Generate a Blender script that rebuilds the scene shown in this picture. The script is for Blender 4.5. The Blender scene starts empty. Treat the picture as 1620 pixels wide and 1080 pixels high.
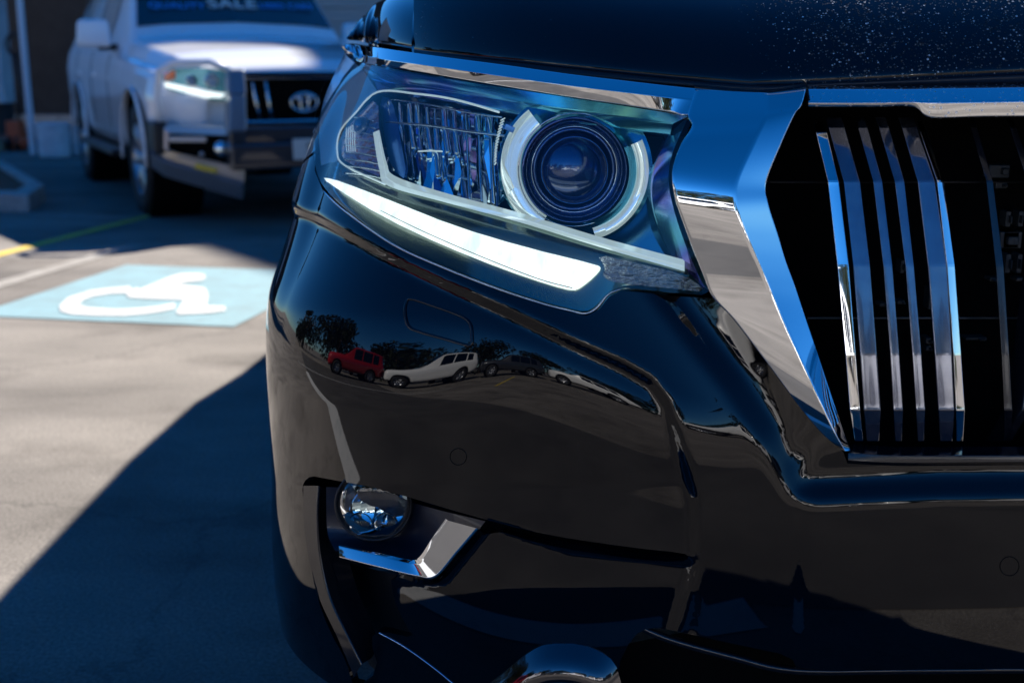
import bpy, bmesh, math, random
import numpy as np
from mathutils import Vector, Matrix
from mathutils.geometry import delaunay_2d_cdt
R = math.radians
random.seed(7); rng = np.random.default_rng(7)
scene = bpy.context.scene
COL = scene.collection

# ------------------------------------------------------------------ camera, world, sun
FPX, CX, CY, PITCH, CAMZ = 1915.0, 810.0, 540.0, R(13.1), 1.05
cd = bpy.data.cameras.new("camera"); cam = bpy.data.objects.new("camera", cd); COL.objects.link(cam)
cam.location = (0, 0, CAMZ); cam.rotation_euler = (R(90) - PITCH, 0, 0)
cd.sensor_width = 36; cd.lens = 36 * FPX / 1620; cd.clip_start = 0.02; cd.clip_end = 2000
cd.dof.use_dof = True; cd.dof.focus_distance = 1.48; cd.dof.aperture_fstop = 4.6
scene.camera = cam
SUN = Vector((0.54, 1.10, 1.0)).normalized()
elev = math.asin(SUN.z); azim = math.atan2(SUN.x, SUN.y)
w = bpy.data.worlds.new("World"); scene.world = w; w.use_nodes = True
nt = w.node_tree; bg = nt.nodes["Background"]
sky = nt.nodes.new("ShaderNodeTexSky"); sky.sky_type = 'NISHITA'; sky.sun_disc = False
sky.sun_elevation = elev; sky.sun_rotation = azim; sky.ozone_density = 4.5; sky.dust_density = 0.3; sky.air_density = 1.0
hs = nt.nodes.new('ShaderNodeHueSaturation'); hs.inputs['Saturation'].default_value = 1.3; tn = nt.nodes.new('ShaderNodeMix'); tn.data_type = 'RGBA'; tn.blend_type = 'MULTIPLY'; tn.inputs[0].default_value = 1; tn.inputs[7].default_value = (.68, .90, 1.05, 1); nt.links.new(sky.outputs[0], hs.inputs['Color']); nt.links.new(hs.outputs[0], tn.inputs[6]); nt.links.new(tn.outputs[2], bg.inputs[0]); sky.altitude = 2500; bg.inputs[1].default_value = 0.058
sd = bpy.data.lights.new("sun", 'SUN'); sun = bpy.data.objects.new("sun", sd); COL.objects.link(sun)
sd.energy = 4.3; sd.angle = R(0.5); sd.color = (1, 0.93, 0.84)
sun.rotation_euler = SUN.to_track_quat('Z', 'Y').to_euler(); sun.location = (3, 6, 12)
scene.view_settings.view_transform = 'Standard'; scene.view_settings.look = 'None'
scene.view_settings.exposure = 1.5; scene.view_settings.gamma = 1
scene.cycles.max_bounces = 10; scene.cycles.glossy_bounces = 6; scene.cycles.transparent_max_bounces = 12
scene.cycles.caustics_reflective = False; scene.cycles.caustics_refractive = False
scene.cycles.sample_clamp_indirect = 6

# ------------------------------------------------------------------ materials
MATS = {}
def mat(name, col, rough=0.5, metal=0.0, coat=0.0, coat_ior=1.5, coat_rough=0.02, ior=1.5, emit=None, es=0.0, spec=0.5, trans=0.0):
    m = bpy.data.materials.new(name); m.use_nodes = True
    b = m.node_tree.nodes["Principled BSDF"]; I = b.inputs
    I['Base Color'].default_value = (*col, 1); I['Roughness'].default_value = rough; I['Metallic'].default_value = metal
    I['Coat Weight'].default_value = coat; I['Coat IOR'].default_value = coat_ior; I['Coat Roughness'].default_value = coat_rough
    I['IOR'].default_value = ior; I['Specular IOR Level'].default_value = spec; I['Transmission Weight'].default_value = trans
    if emit: I['Emission Color'].default_value = (*emit, 1); I['Emission Strength'].default_value = es
    MATS[name] = m; return m
def nodes(m): return m.node_tree.nodes, m.node_tree.links, m.node_tree.nodes["Principled BSDF"]
def noise(m, scale, detail=5, rough=0.6, coord='Object', stretch=None):
    N, L, b = nodes(m); tc = N.new("ShaderNodeTexCoord"); n = N.new("ShaderNodeTexNoise")
    n.inputs['Scale'].default_value = scale; n.inputs['Detail'].default_value = detail; n.inputs['Roughness'].default_value = rough
    if stretch:
        mp = N.new("ShaderNodeMapping"); mp.inputs['Scale'].default_value = stretch; L.new(tc.outputs[coord], mp.inputs[0]); L.new(mp.outputs[0], n.inputs['Vector'])
    else: L.new(tc.outputs[coord], n.inputs['Vector'])
    return n
def ramp(m, src, stops):
    N, L, b = nodes(m); r = N.new("ShaderNodeValToRGB"); L.new(src, r.inputs[0]); e = r.color_ramp.elements
    while len(e) < len(stops): e.new(0.5)
    for k, (p, c) in enumerate(stops):
        e[k].position = p; e[k].color = (*c, 1) if len(c) == 3 else c
    return r
def vary(m, scale, c1, c2, lo=0.35, hi=0.65, bump=0.0, **k):
    N, L, b = nodes(m); n = noise(m, scale, **k); r = ramp(m, n.outputs['Fac'], [(lo, c1), (hi, c2)]); L.new(r.outputs[0], b.inputs['Base Color'])
    if bump:
        bp = N.new("ShaderNodeBump"); bp.inputs['Strength'].default_value = bump; bp.inputs['Distance'].default_value = 0.01
        L.new(n.outputs['Fac'], bp.inputs['Height']); L.new(bp.outputs[0], b.inputs['Normal'])
    return r
def mixcol(m, fac, a, bcol):
    N, L, b = nodes(m); x = N.new("ShaderNodeMix"); x.data_type = 'RGBA'
    L.new(fac, x.inputs[0])
    for src, i in ((a, 6), (bcol, 7)):
        if isinstance(src, tuple): x.inputs[i].default_value = (*src, 1)
        else: L.new(src, x.inputs[i])
    return x.outputs[2]

paint = mat('black_paint', (0.0012, 0.0018, 0.004), 0.25, 0, 1.0, 1.52, 0.004, spec=0.0)
n_ = noise(paint, 900, 2); N, L, b = nodes(paint)
r_ = ramp(paint, noise(paint, 3, 4).outputs['Fac'], [(0.3, (0.004,)*3), (0.75, (0.02,)*3)]); L.new(r_.outputs[0], b.inputs['Coat Roughness'])
# bonnet: same paint with dust specks, thickened to imitate a sun patch
dusty = mat('dusty_black_paint', (0.0012, 0.0018, 0.004), 0.25, 0, 1.0, 1.52, 0.010, spec=0.0)
N, L, b = nodes(dusty)
tc = N.new("ShaderNodeTexCoord"); vo = N.new("ShaderNodeTexVoronoi"); vo.inputs['Scale'].default_value = 400; vo.inputs['Randomness'].default_value = 1
L.new(tc.outputs['Object'], vo.inputs['Vector'])
sz = N.new("ShaderNodeSeparateColor"); L.new(vo.outputs['Color'], sz.inputs[0])
th = N.new("ShaderNodeMath"); th.operation = 'MULTIPLY_ADD'; th.inputs[1].default_value = 0.55; th.inputs[2].default_value = -0.22; L.new(sz.outputs[0], th.inputs[0])
lt = N.new("ShaderNodeMath"); lt.operation = 'LESS_THAN'; L.new(vo.outputs['Distance'], lt.inputs[0]); nz_ = noise(dusty, 7, 3); sx_ = N.new('ShaderNodeSeparateXYZ'); L.new(tc.outputs['Object'], sx_.inputs[0]); mr_ = N.new('ShaderNodeMapRange'); mr_.inputs[1].default_value = .22; mr_.inputs[2].default_value = .34; mr_.inputs[3].default_value = -.20; mr_.inputs[4].default_value = .12; L.new(sx_.outputs[0], mr_.inputs[0]); ad_ = N.new('ShaderNodeMath'); ad_.operation = 'ADD'; L.new(mr_.outputs[0], ad_.inputs[0]); n3_ = N.new('ShaderNodeMath'); n3_.operation = 'MULTIPLY_ADD'; n3_.inputs[1].default_value = .9; n3_.inputs[2].default_value = -.45; L.new(nz_.outputs['Fac'], n3_.inputs[0]); L.new(n3_.outputs[0], ad_.inputs[1]); a2_ = N.new('ShaderNodeMath'); a2_.operation = 'ADD'; L.new(th.outputs[0], a2_.inputs[0]); L.new(ad_.outputs[0], a2_.inputs[1]); L.new(a2_.outputs[0], lt.inputs[1])
br = ramp(dusty, sz.outputs[1], [(0.2, (0.02, 0.02, 0.02)), (0.8, (0.16, 0.15, 0.13)), (1.0, (0.7, 0.68, 0.62))])
L.new(mixcol(dusty, lt.outputs[0], (0.0012, 0.0018, 0.004), br.outputs[0]), b.inputs['Base Color'])
iv = N.new("ShaderNodeMath"); iv.operation = 'SUBTRACT'; iv.inputs[0].default_value = 1; L.new(lt.outputs[0], iv.inputs[1]); L.new(iv.outputs[0], b.inputs['Coat Weight'])

chrome = mat('chrome', (0.78, 0.80, 0.82), 0.025, 1.0)
N, L, b = nodes(chrome); r_ = ramp(chrome, noise(chrome, 14, 4).outputs['Fac'], [(0.3, (0.012,)*3), (0.8, (0.05,)*3)]); L.new(r_.outputs[0], b.inputs['Roughness'])
chrome_dust = mat('chrome_with_water_spots', (0.78, 0.80, 0.82), 0.05, 1.0)
N, L, b = nodes(chrome_dust); v2 = N.new("ShaderNodeTexVoronoi"); v2.inputs['Scale'].default_value = 160; t2 = N.new("ShaderNodeTexCoord"); L.new(t2.outputs['Object'], v2.inputs['Vector'])
r_ = ramp(chrome_dust, v2.outputs['Distance'], [(0.18, (0.5,)*3), (0.3, (0.03,)*3)]); L.new(r_.outputs[0], b.inputs['Roughness'])
slat_m = mat('slate_gloss_metal', (0.15, 0.16, 0.2), 0.12, 0.85, 0.8, 1.6)
vary(slat_m, 60, (0.15, 0.16, 0.21), (0.21, 0.22, 0.26))
slat_dk = mat('dark_gloss_plastic', (0.008, 0.009, 0.013), 0.18, 0.0, 0.4)
black_pl = mat('black_plastic', (0.006, 0.006, 0.007), 0.45)
vary(black_pl, 300, (0.004, 0.004, 0.005), (0.010, 0.010, 0.011), bump=0.15)
rubber = mat('rubber_seal', (0.007, 0.008, 0.011), 0.38)
void = mat('matte_black', (0.002, 0.002, 0.002), 0.9, spec=0.1)
gap = mat('panel_gap', (0.001, 0.001, 0.001), 0.6, spec=0.2)
grey_metal = mat('dull_grey_metal', (0.22, 0.22, 0.20), 0.5, 0.3); vary(grey_metal, 40, (0.14, 0.14, 0.13), (0.27, 0.26, 0.24))
drl = mat('lit_white_strip', (0.9, 0.95, 0.9), 0.3, emit=(0.93, 1.0, 0.96), es=0.5)
hl_chrome = mat('lamp_reflector_chrome', (0.62, 0.72, 0.80), 0.07, 1.0)
hl_blue = mat('sky_tinted_bezel', (0.1, 0.35, 0.45), 0.14, 0.8, 0.6)
# sky reflections painted as mottled colour on the lamp's inner bezel
N, L, b = nodes(hl_blue); r_ = ramp(hl_blue, noise(hl_blue, 5.5, 2, stretch=(1, 1, 2.6)).outputs['Fac'], [(0.3, (0.22, 0.80, 0.78)), (0.45, (0.14, 0.55, 0.80)), (0.55, (0.16, 0.20, 0.72)), (0.62, (0.34, 0.16, 0.48)), (0.72, (0.14, 0.55, 0.42))]); L.new(r_.outputs[0], b.inputs['Base Color'])
hl_dark = mat('lamp_dark_housing', (0.10, 0.34, 0.42), 0.2, 0.7, 0.3)  # teal in the base colour stands in for reflected sky
N, L, b = nodes(drl); r_ = ramp(drl, noise(drl, 55, 3, stretch=(1, 1, .25)).outputs['Fac'], [(0.3, (0.62, 0.70, 0.66)), (0.62, (0.95, 1.0, 0.97))]); L.new(r_.outputs[0], b.inputs['Emission Color'])
olive = mat('clear_lamp_edge', (0.22, 0.27, 0.21), 0.12, 0.7, 0.8)
amber = mat('indicator_reflector', (0.55, 0.42, 0.62), 0.2, 0.35, .5)
N, L, b = nodes(amber); r_ = ramp(amber, noise(amber, 45, 3, stretch=(1, 1, 3)).outputs['Fac'], [(0.36, (0.30, 0.28, 0.62)), (0.48, (0.6, 0.52, 0.75)), (0.6, (0.62, 0.18, 0.17))]); L.new(r_.outputs[0], b.inputs['Base Color'])
projlens = mat('projector_glass', (0.03, 0.07, 0.22), 0.25, 0.5, 1.0, 1.8)
def lens_mat(name, tint, f0=1.5, rough=0.0):
    m = bpy.data.materials.new(name); m.use_nodes = True; N = m.node_tree.nodes; L = m.node_tree.links; N.clear()
    o = N.new("ShaderNodeOutputMaterial"); mx = N.new("ShaderNodeMixShader"); tr = N.new("ShaderNodeBsdfTransparent"); gl = N.new("ShaderNodeBsdfGlossy")
    fr = N.new("ShaderNodeFresnel"); fr.inputs[0].default_value = f0; tr.inputs[0].default_value = (*tint, 1); gl.inputs['Roughness'].default_value = rough
    L.new(fr.outputs[0], mx.inputs[0]); L.new(tr.outputs[0], mx.inputs[1]); L.new(gl.outputs[0], mx.inputs[2]); L.new(mx.outputs[0], o.inputs[0]); MATS[name] = m; return m
lens_m = lens_mat('lamp_lens', (0.92, 0.99, 1.0), 1.55, 0.003)
glass_m = mat('tinted_glass', (0.004, 0.006, 0.007), 0.03, 0, 1.0, 1.6)
white_p = mat('white_paint', (0.88, 0.89, 0.90), 0.3, 0, 1.0, 1.5, 0.03)
silver_p = mat('silver_paint', (0.42, 0.43, 0.45), 0.35, 0.4, 1.0); red_p = mat('red_paint', (0.35, 0.01, 0.012), 0.35, 0, 1.0)
dark_p = mat('charcoal_paint', (0.03, 0.035, 0.045), 0.35, 0.2, 1.0)
tyre_m = mat('tyre_rubber', (0.012, 0.012, 0.013), 0.75); vary(tyre_m, 30, (0.008, 0.008, 0.009), (0.02, 0.02, 0.02))
alloy = mat('alloy', (0.42, 0.43, 0.46), 0.28, 0.9)
bar_grey = mat('grey_bar_paint', (0.16, 0.20, 0.25), 0.3, 0.2, 0.7)
bar_tan = mat('silver_bar_frame', (0.50, 0.48, 0.46), 0.3, 0.6, 0.5)
plate_m = mat('plate_white', (0.62, 0.62, 0.58), 0.4); text_dk = mat('plate_black', (0.02, 0.02, 0.03), 0.5)
blue_txt = mat('blue_lettering', (0.03, 0.28, 0.75), 0.5); white_txt = mat('white_lettering', (0.75, 0.76, 0.72), 0.5)
orange_l = mat('orange_lens', (0.75, 0.12, 0.02), 0.2, 0, 0.8); yellow_tag = mat('yellow_sticker', (0.75, 0.55, 0.05), 0.5)

asph = mat('worn_asphalt', (0.2, 0.18, 0.16), 0.85, spec=0.3)
N, L, b = nodes(asph)
big = ramp(asph, noise(asph, 0.55, 6, 0.62, stretch=(1, 2.2, 1)).outputs['Fac'], [(0.32, (0.135, 0.122, 0.107)), (0.5, (0.215, 0.195, 0.17)), (0.68, (0.29, 0.262, 0.228))])
fine = ramp(asph, noise(asph, 130, 3, 0.7).outputs['Fac'], [(0.35, (0.6,)*3), (0.65, (1.22,)*3)])
st = ramp(asph, noise(asph, 1.7, 4, 0.55).outputs['Fac'], [(0.30, (0.60, 0.59, 0.58)), (0.47, (1, 1, 1))])
def mul(m, a, c):
    N, L, b = nodes(m); x = N.new("ShaderNodeMix"); x.data_type = 'RGBA'; x.blend_type = 'MULTIPLY'; x.inputs[0].default_value = 1; L.new(a, x.inputs[6]); L.new(c, x.inputs[7]); return x.outputs[2]
vc = N.new('ShaderNodeTexVoronoi'); vc.feature = 'DISTANCE_TO_EDGE'; vc.inputs['Scale'].default_value = .55; wv = N.new('ShaderNodeVectorMath'); wv.operation = 'MULTIPLY_ADD'; wn_ = noise(asph, 2.2, 5, .7); wv.inputs[1].default_value = (.6, .6, .6); L.new(wn_.outputs['Color'], wv.inputs[0]); tcc = N.new('ShaderNodeTexCoord'); L.new(tcc.outputs['Object'], wv.inputs[2]); L.new(wv.outputs[0], vc.inputs['Vector'])
crk = ramp(asph, vc.outputs['Distance'], [(0.0, (.72,)*3), (0.004, (.85,)*3), (0.009, (1, 1, 1))])
L.new(mul(asph, mul(asph, mul(asph, big.outputs[0], fine.outputs[0]), st.outputs[0]), crk.outputs[0]), b.inputs['Base Color'])
bp = N.new("ShaderNodeBump"); bp.inputs['Strength'].default_value = 0.35; bp.inputs['Distance'].default_value = 0.004; L.new(noise(asph, 160, 3, 0.8).outputs['Fac'], bp.inputs['Height']); L.new(bp.outputs[0], b.inputs['Normal'])
dark_patch_m = mat('dark_patch_asphalt', (0.07, 0.068, 0.065), 0.85, spec=0.3); vary(dark_patch_m, 1.3, (0.055, 0.052, 0.049), (0.09, 0.085, 0.079), bump=0.2, detail=8)  # for the added patch that darkens the bumper's reflections
def worn(name, col, col2, lo=0.3, hi=0.62, sc=9):
    m = mat(name, col, 0.8); N, L, b = nodes(m); r = ramp(m, noise(m, sc, 8, 0.72).outputs['Fac'], [(lo, col2), (hi, col)]); L.new(r.outputs[0], b.inputs['Base Color']); return m
bay_blue = worn('bay_blue_paint', (0.20, 0.345, 0.385), (0.17, 0.26, 0.28), sc=5); mark_white = worn('marking_white', (0.56, 0.56, 0.545), (0.36, 0.40, 0.40), .28, .5)
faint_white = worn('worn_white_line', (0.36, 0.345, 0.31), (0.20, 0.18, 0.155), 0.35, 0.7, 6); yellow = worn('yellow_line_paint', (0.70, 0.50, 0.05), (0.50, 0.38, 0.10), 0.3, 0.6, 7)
conc = mat('kerb_concrete', (0.4, 0.38, 0.35), 0.85); vary(conc, 12, (0.30, 0.29, 0.27), (0.46, 0.44, 0.40), bump=0.4)
bark = mat('red_bark', (0.25, 0.07, 0.03), 0.9); vary(bark, 40, (0.30, 0.08, 0.03), (0.10, 0.04, 0.02), bump=1)
wall_dk = mat('charcoal_wall', (0.03, 0.028, 0.027), 0.8); vary(wall_dk, 4, (0.024, 0.022, 0.021), (0.04, 0.036, 0.034), bump=0.2)
wall_lt = mat('pale_render', (0.45, 0.42, 0.43), 0.8); vary(wall_lt, 3, (0.58, 0.55, 0.54), (0.70, 0.67, 0.65), bump=0.2)
clad = mat('ribbed_cladding', (0.42, 0.39, 0.37), 0.5, 0.2); roofm = mat('roof_sheet', (0.25, 0.25, 0.25), 0.6)
pole_m = mat('white_pole_paint', (0.8, 0.8, 0.82), 0.4); bucket_m = mat('white_plastic', (0.55, 0.58, 0.62), 0.45); vary(bucket_m, 9, (0.6, 0.63, 0.66), (0.8, 0.82, 0.84))
jack_red = mat('red_orange_steel', (0.7, 0.10, 0.03), 0.5)
bark_t = mat('tree_bark', (0.10, 0.07, 0.05), 0.9); leaf_m = mat('leaf', (0.03, 0.045, 0.02), 0.7); vary(leaf_m, 2, (0.018, 0.03, 0.013), (0.045, 0.06, 0.028))

# ------------------------------------------------------------------ mesh helpers
def link(name, verts, faces, m=None, parent=None, smooth=True, normals=None):
    me = bpy.data.meshes.new(name); me.from_pydata([tuple(map(float, v)) for v in verts], [], [tuple(int(i) for i in f) for f in faces]); me.update()
    if m: me.materials.append(m)
    if smooth: me.polygons.foreach_set('use_smooth', [True] * len(me.polygons))
    if normals is not None: me.normals_split_custom_set_from_vertices([tuple(map(float, n)) for n in normals])
    o = bpy.data.objects.new(name, me); COL.objects.link(o)
    if parent: o.parent = parent
    return o
def empty(name, loc=(0, 0, 0), rz=0):
    o = bpy.data.objects.new(name, None); COL.objects.link(o); o.location = loc; o.rotation_euler = (0, 0, rz); o.empty_display_size = 0.2; return o
def tag(o, label=None, cat=None, group=None, kind=None):
    if label: o['label'] = label
    if cat: o['category'] = cat
    if group: o['group'] = group
    if kind: o['kind'] = kind
    return o
def children(o): return [c for c in bpy.data.objects if c.parent == o]
class MB:
    def __init__(s): s.v = []; s.f = []
    def add(s, v, f):
        n = len(s.v); s.v += [tuple(p) for p in v]; s.f += [tuple(i + n for i in q) for q in f]; return s
    def box(s, c, d, rot=None, taper=1.0):
        x, y, z = d[0] / 2, d[1] / 2, d[2] / 2
        v = [Vector((sx * x * (taper if sz > 0 else 1), sy * y * (taper if sz > 0 else 1), sz * z)) for sz in (-1, 1) for sy in (-1, 1) for sx in (-1, 1)]
        if rot is not None: v = [rot @ p for p in v]
        v = [p + Vector(c) for p in v]
        return s.add(v, [(0, 2, 3, 1), (4, 5, 7, 6), (0, 1, 5, 4), (2, 6, 7, 3), (0, 4, 6, 2), (1, 3, 7, 5)])
    def tube(s, pts, r, n=12, cap=True):
        pts = [Vector(p) for p in pts]; rr = r if isinstance(r, (list, tuple)) else [r] * len(pts); base = len(s.v); up = None
        for i, p in enumerate(pts):
            t = (pts[min(i + 1, len(pts) - 1)] - pts[max(i - 1, 0)]).normalized()
            if up is None: up = t.orthogonal().normalized()
            up = (up - t * up.dot(t)).normalized(); sd_ = t.cross(up)
            for k in range(n):
                a = 2 * math.pi * k / n; s.v.append(tuple(p + rr[i] * (math.cos(a) * up + math.sin(a) * sd_)))
        for i in range(len(pts) - 1):
            for k in range(n):
                a = base + i * n + k; b_ = base + i * n + (k + 1) % n; s.f.append((a, b_, b_ + n, a + n))
        if cap: s.f.append(tuple(base + k for k in range(n))[::-1]); s.f.append(tuple(base + (len(pts) - 1) * n + k for k in range(n)))
        return s
    def lathe(s, prof, c=(0, 0, 0), axis='Z', n=32, a0=0, a1=2 * math.pi):
        base = len(s.v); full = abs(a1 - a0 - 2 * math.pi) < 1e-6; m = n if full else n + 1
        for i in range(m):
            a = a0 + (a1 - a0) * i / n; ca, sa = math.cos(a), math.sin(a)
            for r, h in prof:
                p = {'Z': (r * ca, r * sa, h), 'X': (h, r * ca, r * sa), 'Y': (r * ca, h, r * sa)}[axis]; s.v.append((p[0] + c[0], p[1] + c[1], p[2] + c[2]))
        k = len(prof)
        for i in range(n):
            j = (i + 1) % m
            for q in range(k - 1): s.f.append((base + i * k + q, base + j * k + q, base + j * k + q + 1, base + i * k + q + 1))
        return s
    def build(s, name, m, parent=None, smooth=False, bevel=0, solid=0):
        o = link(name, s.v, s.f, m, parent, smooth)
        if bevel:
            md = o.modifiers.new("bevel", 'BEVEL'); md.width = bevel; md.segments = 2; md.limit_method = 'ANGLE'; md.angle_limit = R(40)
        if solid: md = o.modifiers.new("solid", 'SOLIDIFY'); md.thickness = solid
        if smooth == 'angle' or bevel:
            o.data.polygons.foreach_set('use_smooth', [True] * len(o.data.polygons)); wn = o.modifiers.new("wn", 'WEIGHTED_NORMAL'); wn.keep_sharp = True
        return o

# ------------------------------------------------------------------ photo geometry -> world
cp, sp = math.cos(PITCH), math.sin(PITCH)
def rays(px, py):
    u = (np.asarray(px, float) - CX) / FPX; v = (CY - np.asarray(py, float)) / FPX
    return np.stack([u, cp + v * sp, -sp + v * cp], -1)
def proj(P):
    P = np.asarray(P, float); x = P[..., 0]; y = P[..., 1]; z = P[..., 2] - CAMZ
    d = y * cp - z * sp; v = (y * sp + z * cp) / d
    return CX + FPX * x / d, CY - FPX * v
def ground(px, py, z=0.0):
    d = rays(px, py); t = (z - CAMZ) / d[..., 2]; return d * t[..., None] + np.array([0, 0, CAMZ])
def at(px, py, Y):
    d = rays(px, py); t = np.asarray(Y) / d[..., 1]; return d * t[..., None] + np.array([0, 0, CAMZ])

# ------------------------------------------------------------------ the near car's skin: a lofted nose, (s, z) -> world
NB = np.array([(.84, 1.275), (.60, 1.268), (.36, 1.275), (.16, 1.295), (0, 1.335), (-.125, 1.395), (-.232, 1.472), (-.318, 1.575), (-.368, 1.69), (-.388, 1.83), (-.392, 1.98), (-.392, 2.12), (-.39, 2.3), (-.385, 2.5)])
NT = np.array([(.84, 1.322), (.60, 1.315), (.36, 1.325), (.16, 1.375), (0, 1.455), (-.105, 1.55), (-.18, 1.655), (-.235, 1.77), (-.272, 1.90), (-.295, 2.02), (-.305, 2.15), (-.31, 2.3), (-.312, 2.5), (-.315, 2.7)])
def bsp(C, s):
    s = np.asarray(s, float); i = np.clip(np.floor(s).astype(int), 0, len(C) - 4); t = s - i
    w = [(1 - t) ** 3 / 6, (3 * t ** 3 - 6 * t ** 2 + 4) / 6, (-3 * t ** 3 + 3 * t ** 2 + 3 * t + 1) / 6, t ** 3 / 6]
    return sum(w[k][..., None] * C[i + k] for k in range(4))
_wx = np.linspace(-.5, .7, 1200)
_sl = np.interp(_wx, [-.5, -.3, -.2, -.1, -.03, 0, .015, .04, .08, .14, .22, .3, .7], [.02, .02, .0, .0, .05, .11, .25, .34, .24, .08, .01, .0, .0])
_k = np.exp(-np.linspace(-2.5, 2.5, 25) ** 2); _sl = np.convolve(np.pad(_sl, 12, mode='edge'), _k / _k.sum(), 'valid')
_dw = np.cumsum(_sl) * (_wx[1] - _wx[0]); _dw -= np.interp(-.1, _wx, _dw)
def sstep(x): x = np.clip(x, 0, 1); return x * x * (3 - 2 * x)
def B(s, z):
    s = np.asarray(s, float); z = np.asarray(z, float)
    a = bsp(NB, s); c = bsp(NT, s); r = (np.clip(z - .62, 0, None) / .43) ** (3.0 - 1.3 * sstep((s - 2.0) / 2.2) + 1.3 * sstep((s - 6.3) / 1.8))
    p = a + (c - a) * r[..., None]
    t = bsp(NB, s + .01) - bsp(NB, s - .01); n = np.stack([-t[..., 1], t[..., 0]], -1); n /= np.linalg.norm(n, axis=-1, keepdims=True)  # points inward/back
    n = np.where((n[..., 1:2] < 0) & (s[..., None] < 5), -n, n); n = np.where((n[..., 0:1] < 0) & (s[..., None] >= 5), -n, n)
    zs = .605 + .135 * sstep((s - .9) / 2.6) - .035 * sstep((s - 4) / 3.5)
    d = np.interp(z - zs, _wx, _dw) * (.08 + .92 * sstep((s - .9) / 1.3)) + .35 * np.clip(.42 - z, 0, None) ** 2
    p = p + n * d[..., None]
    return np.concatenate([p, z[..., None]], -1)
def nrm(F, s, z, es=.012, ez=.0015):
    a = F(s + es, z) - F(s - es, z); c = F(s, z + ez) - F(s, z - ez); n = np.cross(a, c); n /= np.linalg.norm(n, axis=-1, keepdims=True)
    v = F(s, z) - np.array([.2, 2.6, .6]); return np.where((np.sum(n * v, -1) < 0)[..., None], -n, n)
# relief image over the photo plane, sampled where each base point projects
IX0, IY0, IW, IH = 380, -60, 1400, 1240
_yy, _xx = np.mgrid[0:IH, 0:IW]
def pmask(poly, X=None, Y=None):
    X = _xx + IX0 if X is None else X; Y = _yy + IY0 if Y is None else Y; ins = np.zeros(X.shape, bool); n = len(poly)
    for i in range(n):
        (x0, y0), (x1, y1) = poly[i], poly[(i + 1) % n]
        if y0 == y1: continue
        c = ((Y > min(y0, y1)) & (Y <= max(y0, y1))); xi = x0 + (Y - y0) * (x1 - x0) / (y1 - y0); ins ^= c & (X < xi)
    return ins
def blur(a, r):
    n = int(r * 3) + 1; k = np.exp(-np.arange(-n, n + 1) ** 2 / (2 * r * r)); k /= k.sum()
    fx = np.fft.rfft(np.pad(a, n, mode='edge'), axis=1, n=a.shape[1] + 4 * n); kk = np.fft.rfft(k, n=a.shape[1] + 4 * n)
    a1 = np.fft.irfft(fx * kk[None], axis=1)[:, 2 * n:2 * n + a.shape[1]]
    fy = np.fft.rfft(a1, axis=0, n=a1.shape[0] + 2 * n); kk = np.fft.rfft(k, n=a1.shape[0] + 2 * n)
    return np.fft.irfft(fy * kk[:, None], axis=0)[2 * n:2 * n + a.shape[0]]
def relief(feats):
    im = np.zeros((IH, IW))
    for poly, h, r in feats:
        m_ = pmask(poly) if isinstance(poly[0][0], (int, float)) else np.any([pmask(q_) for q_ in poly], 0)
        im += blur(m_.astype(float), r) * h * .001
    return im
def samp(im, px, py):
    x = np.clip(px - IX0, 0, IW - 1.01); y = np.clip(py - IY0, 0, IH - 1.01); i = x.astype(int); j = y.astype(int); fx = x - i; fy = y - j
    return (im[j, i] * (1 - fx) + im[j, i + 1] * fx) * (1 - fy) + (im[j + 1, i] * (1 - fx) + im[j + 1, i + 1] * fx) * fy
def surf(im=None, off=0.0):
    def F(s, z):
        p = B(s, z); n = nrm(B, s, z); h = off * np.ones(p.shape[:-1])
        if im is not None:
            px, py = proj(p); h = h + samp(im, px, py)
        return p + n * h[..., None]
    return F
_gs, _gz = np.meshgrid(np.linspace(0, 10.5, 240), np.linspace(.2, 1.2, 170)); _gs = _gs.ravel(); _gz = _gz.ravel(); _gp = B(_gs, _gz)
_gn = nrm(B, _gs, _gz); _ok = np.sum(_gn * (_gp - np.array([0, 0, CAMZ])), -1) < 0
_gs, _gz, _gp = _gs[_ok], _gz[_ok], _gp[_ok]; _gx, _gy = proj(_gp)
def hit(px, py, F=B):
    px = np.atleast_1d(np.asarray(px, float)); py = np.atleast_1d(np.asarray(py, float)); s = np.empty(len(px)); z = np.empty(len(px))
    for k in range(0, len(px), 400):
        q = np.argmin((_gx[None] - px[k:k + 400, None]) ** 2 + (_gy[None] - py[k:k + 400, None]) ** 2, 1); s[k:k + 400] = _gs[q]; z[k:k + 400] = _gz[q]
    s0, z0 = s.copy(), z.copy()
    for _ in range(6):
        x, y = proj(F(s, z)); x1, y1 = proj(F(s + .01, z)); x2, y2 = proj(F(s, z + .002))
        a, c, b_, d = (x1 - x) / .01, (y1 - y) / .01, (x2 - x) / .002, (y2 - y) / .002; det = a * d - b_ * c; det = np.where(np.abs(det) < 1e3, 1e3 * np.sign(det + 1e-9), det)
        ex, ey = px - x, py - y; s = s + np.clip((ex * d - ey * b_) / det, -.3, .3); z = z + np.clip((-ex * c + ey * a) / det, -.03, .03)
        s = np.clip(s, s0 - .5, s0 + .5); z = np.clip(z, z0 - .05, z0 + .05)
    return s, z
def depth(px, py):
    s, z = hit(px, py); return B(s, z)[:, 1]
def dense(poly, step=8, closed=True):
    out = []; n = len(poly)
    for i in range(n if closed else n - 1):
        a, b_ = np.array(poly[i], float), np.array(poly[(i + 1) % n], float); k = max(1, int(np.hypot(*(b_ - a)) / step))
        out += [tuple(a + (b_ - a) * t / k) for t in range(k)]
    if not closed: out.append(tuple(poly[-1]))
    return out
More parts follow.
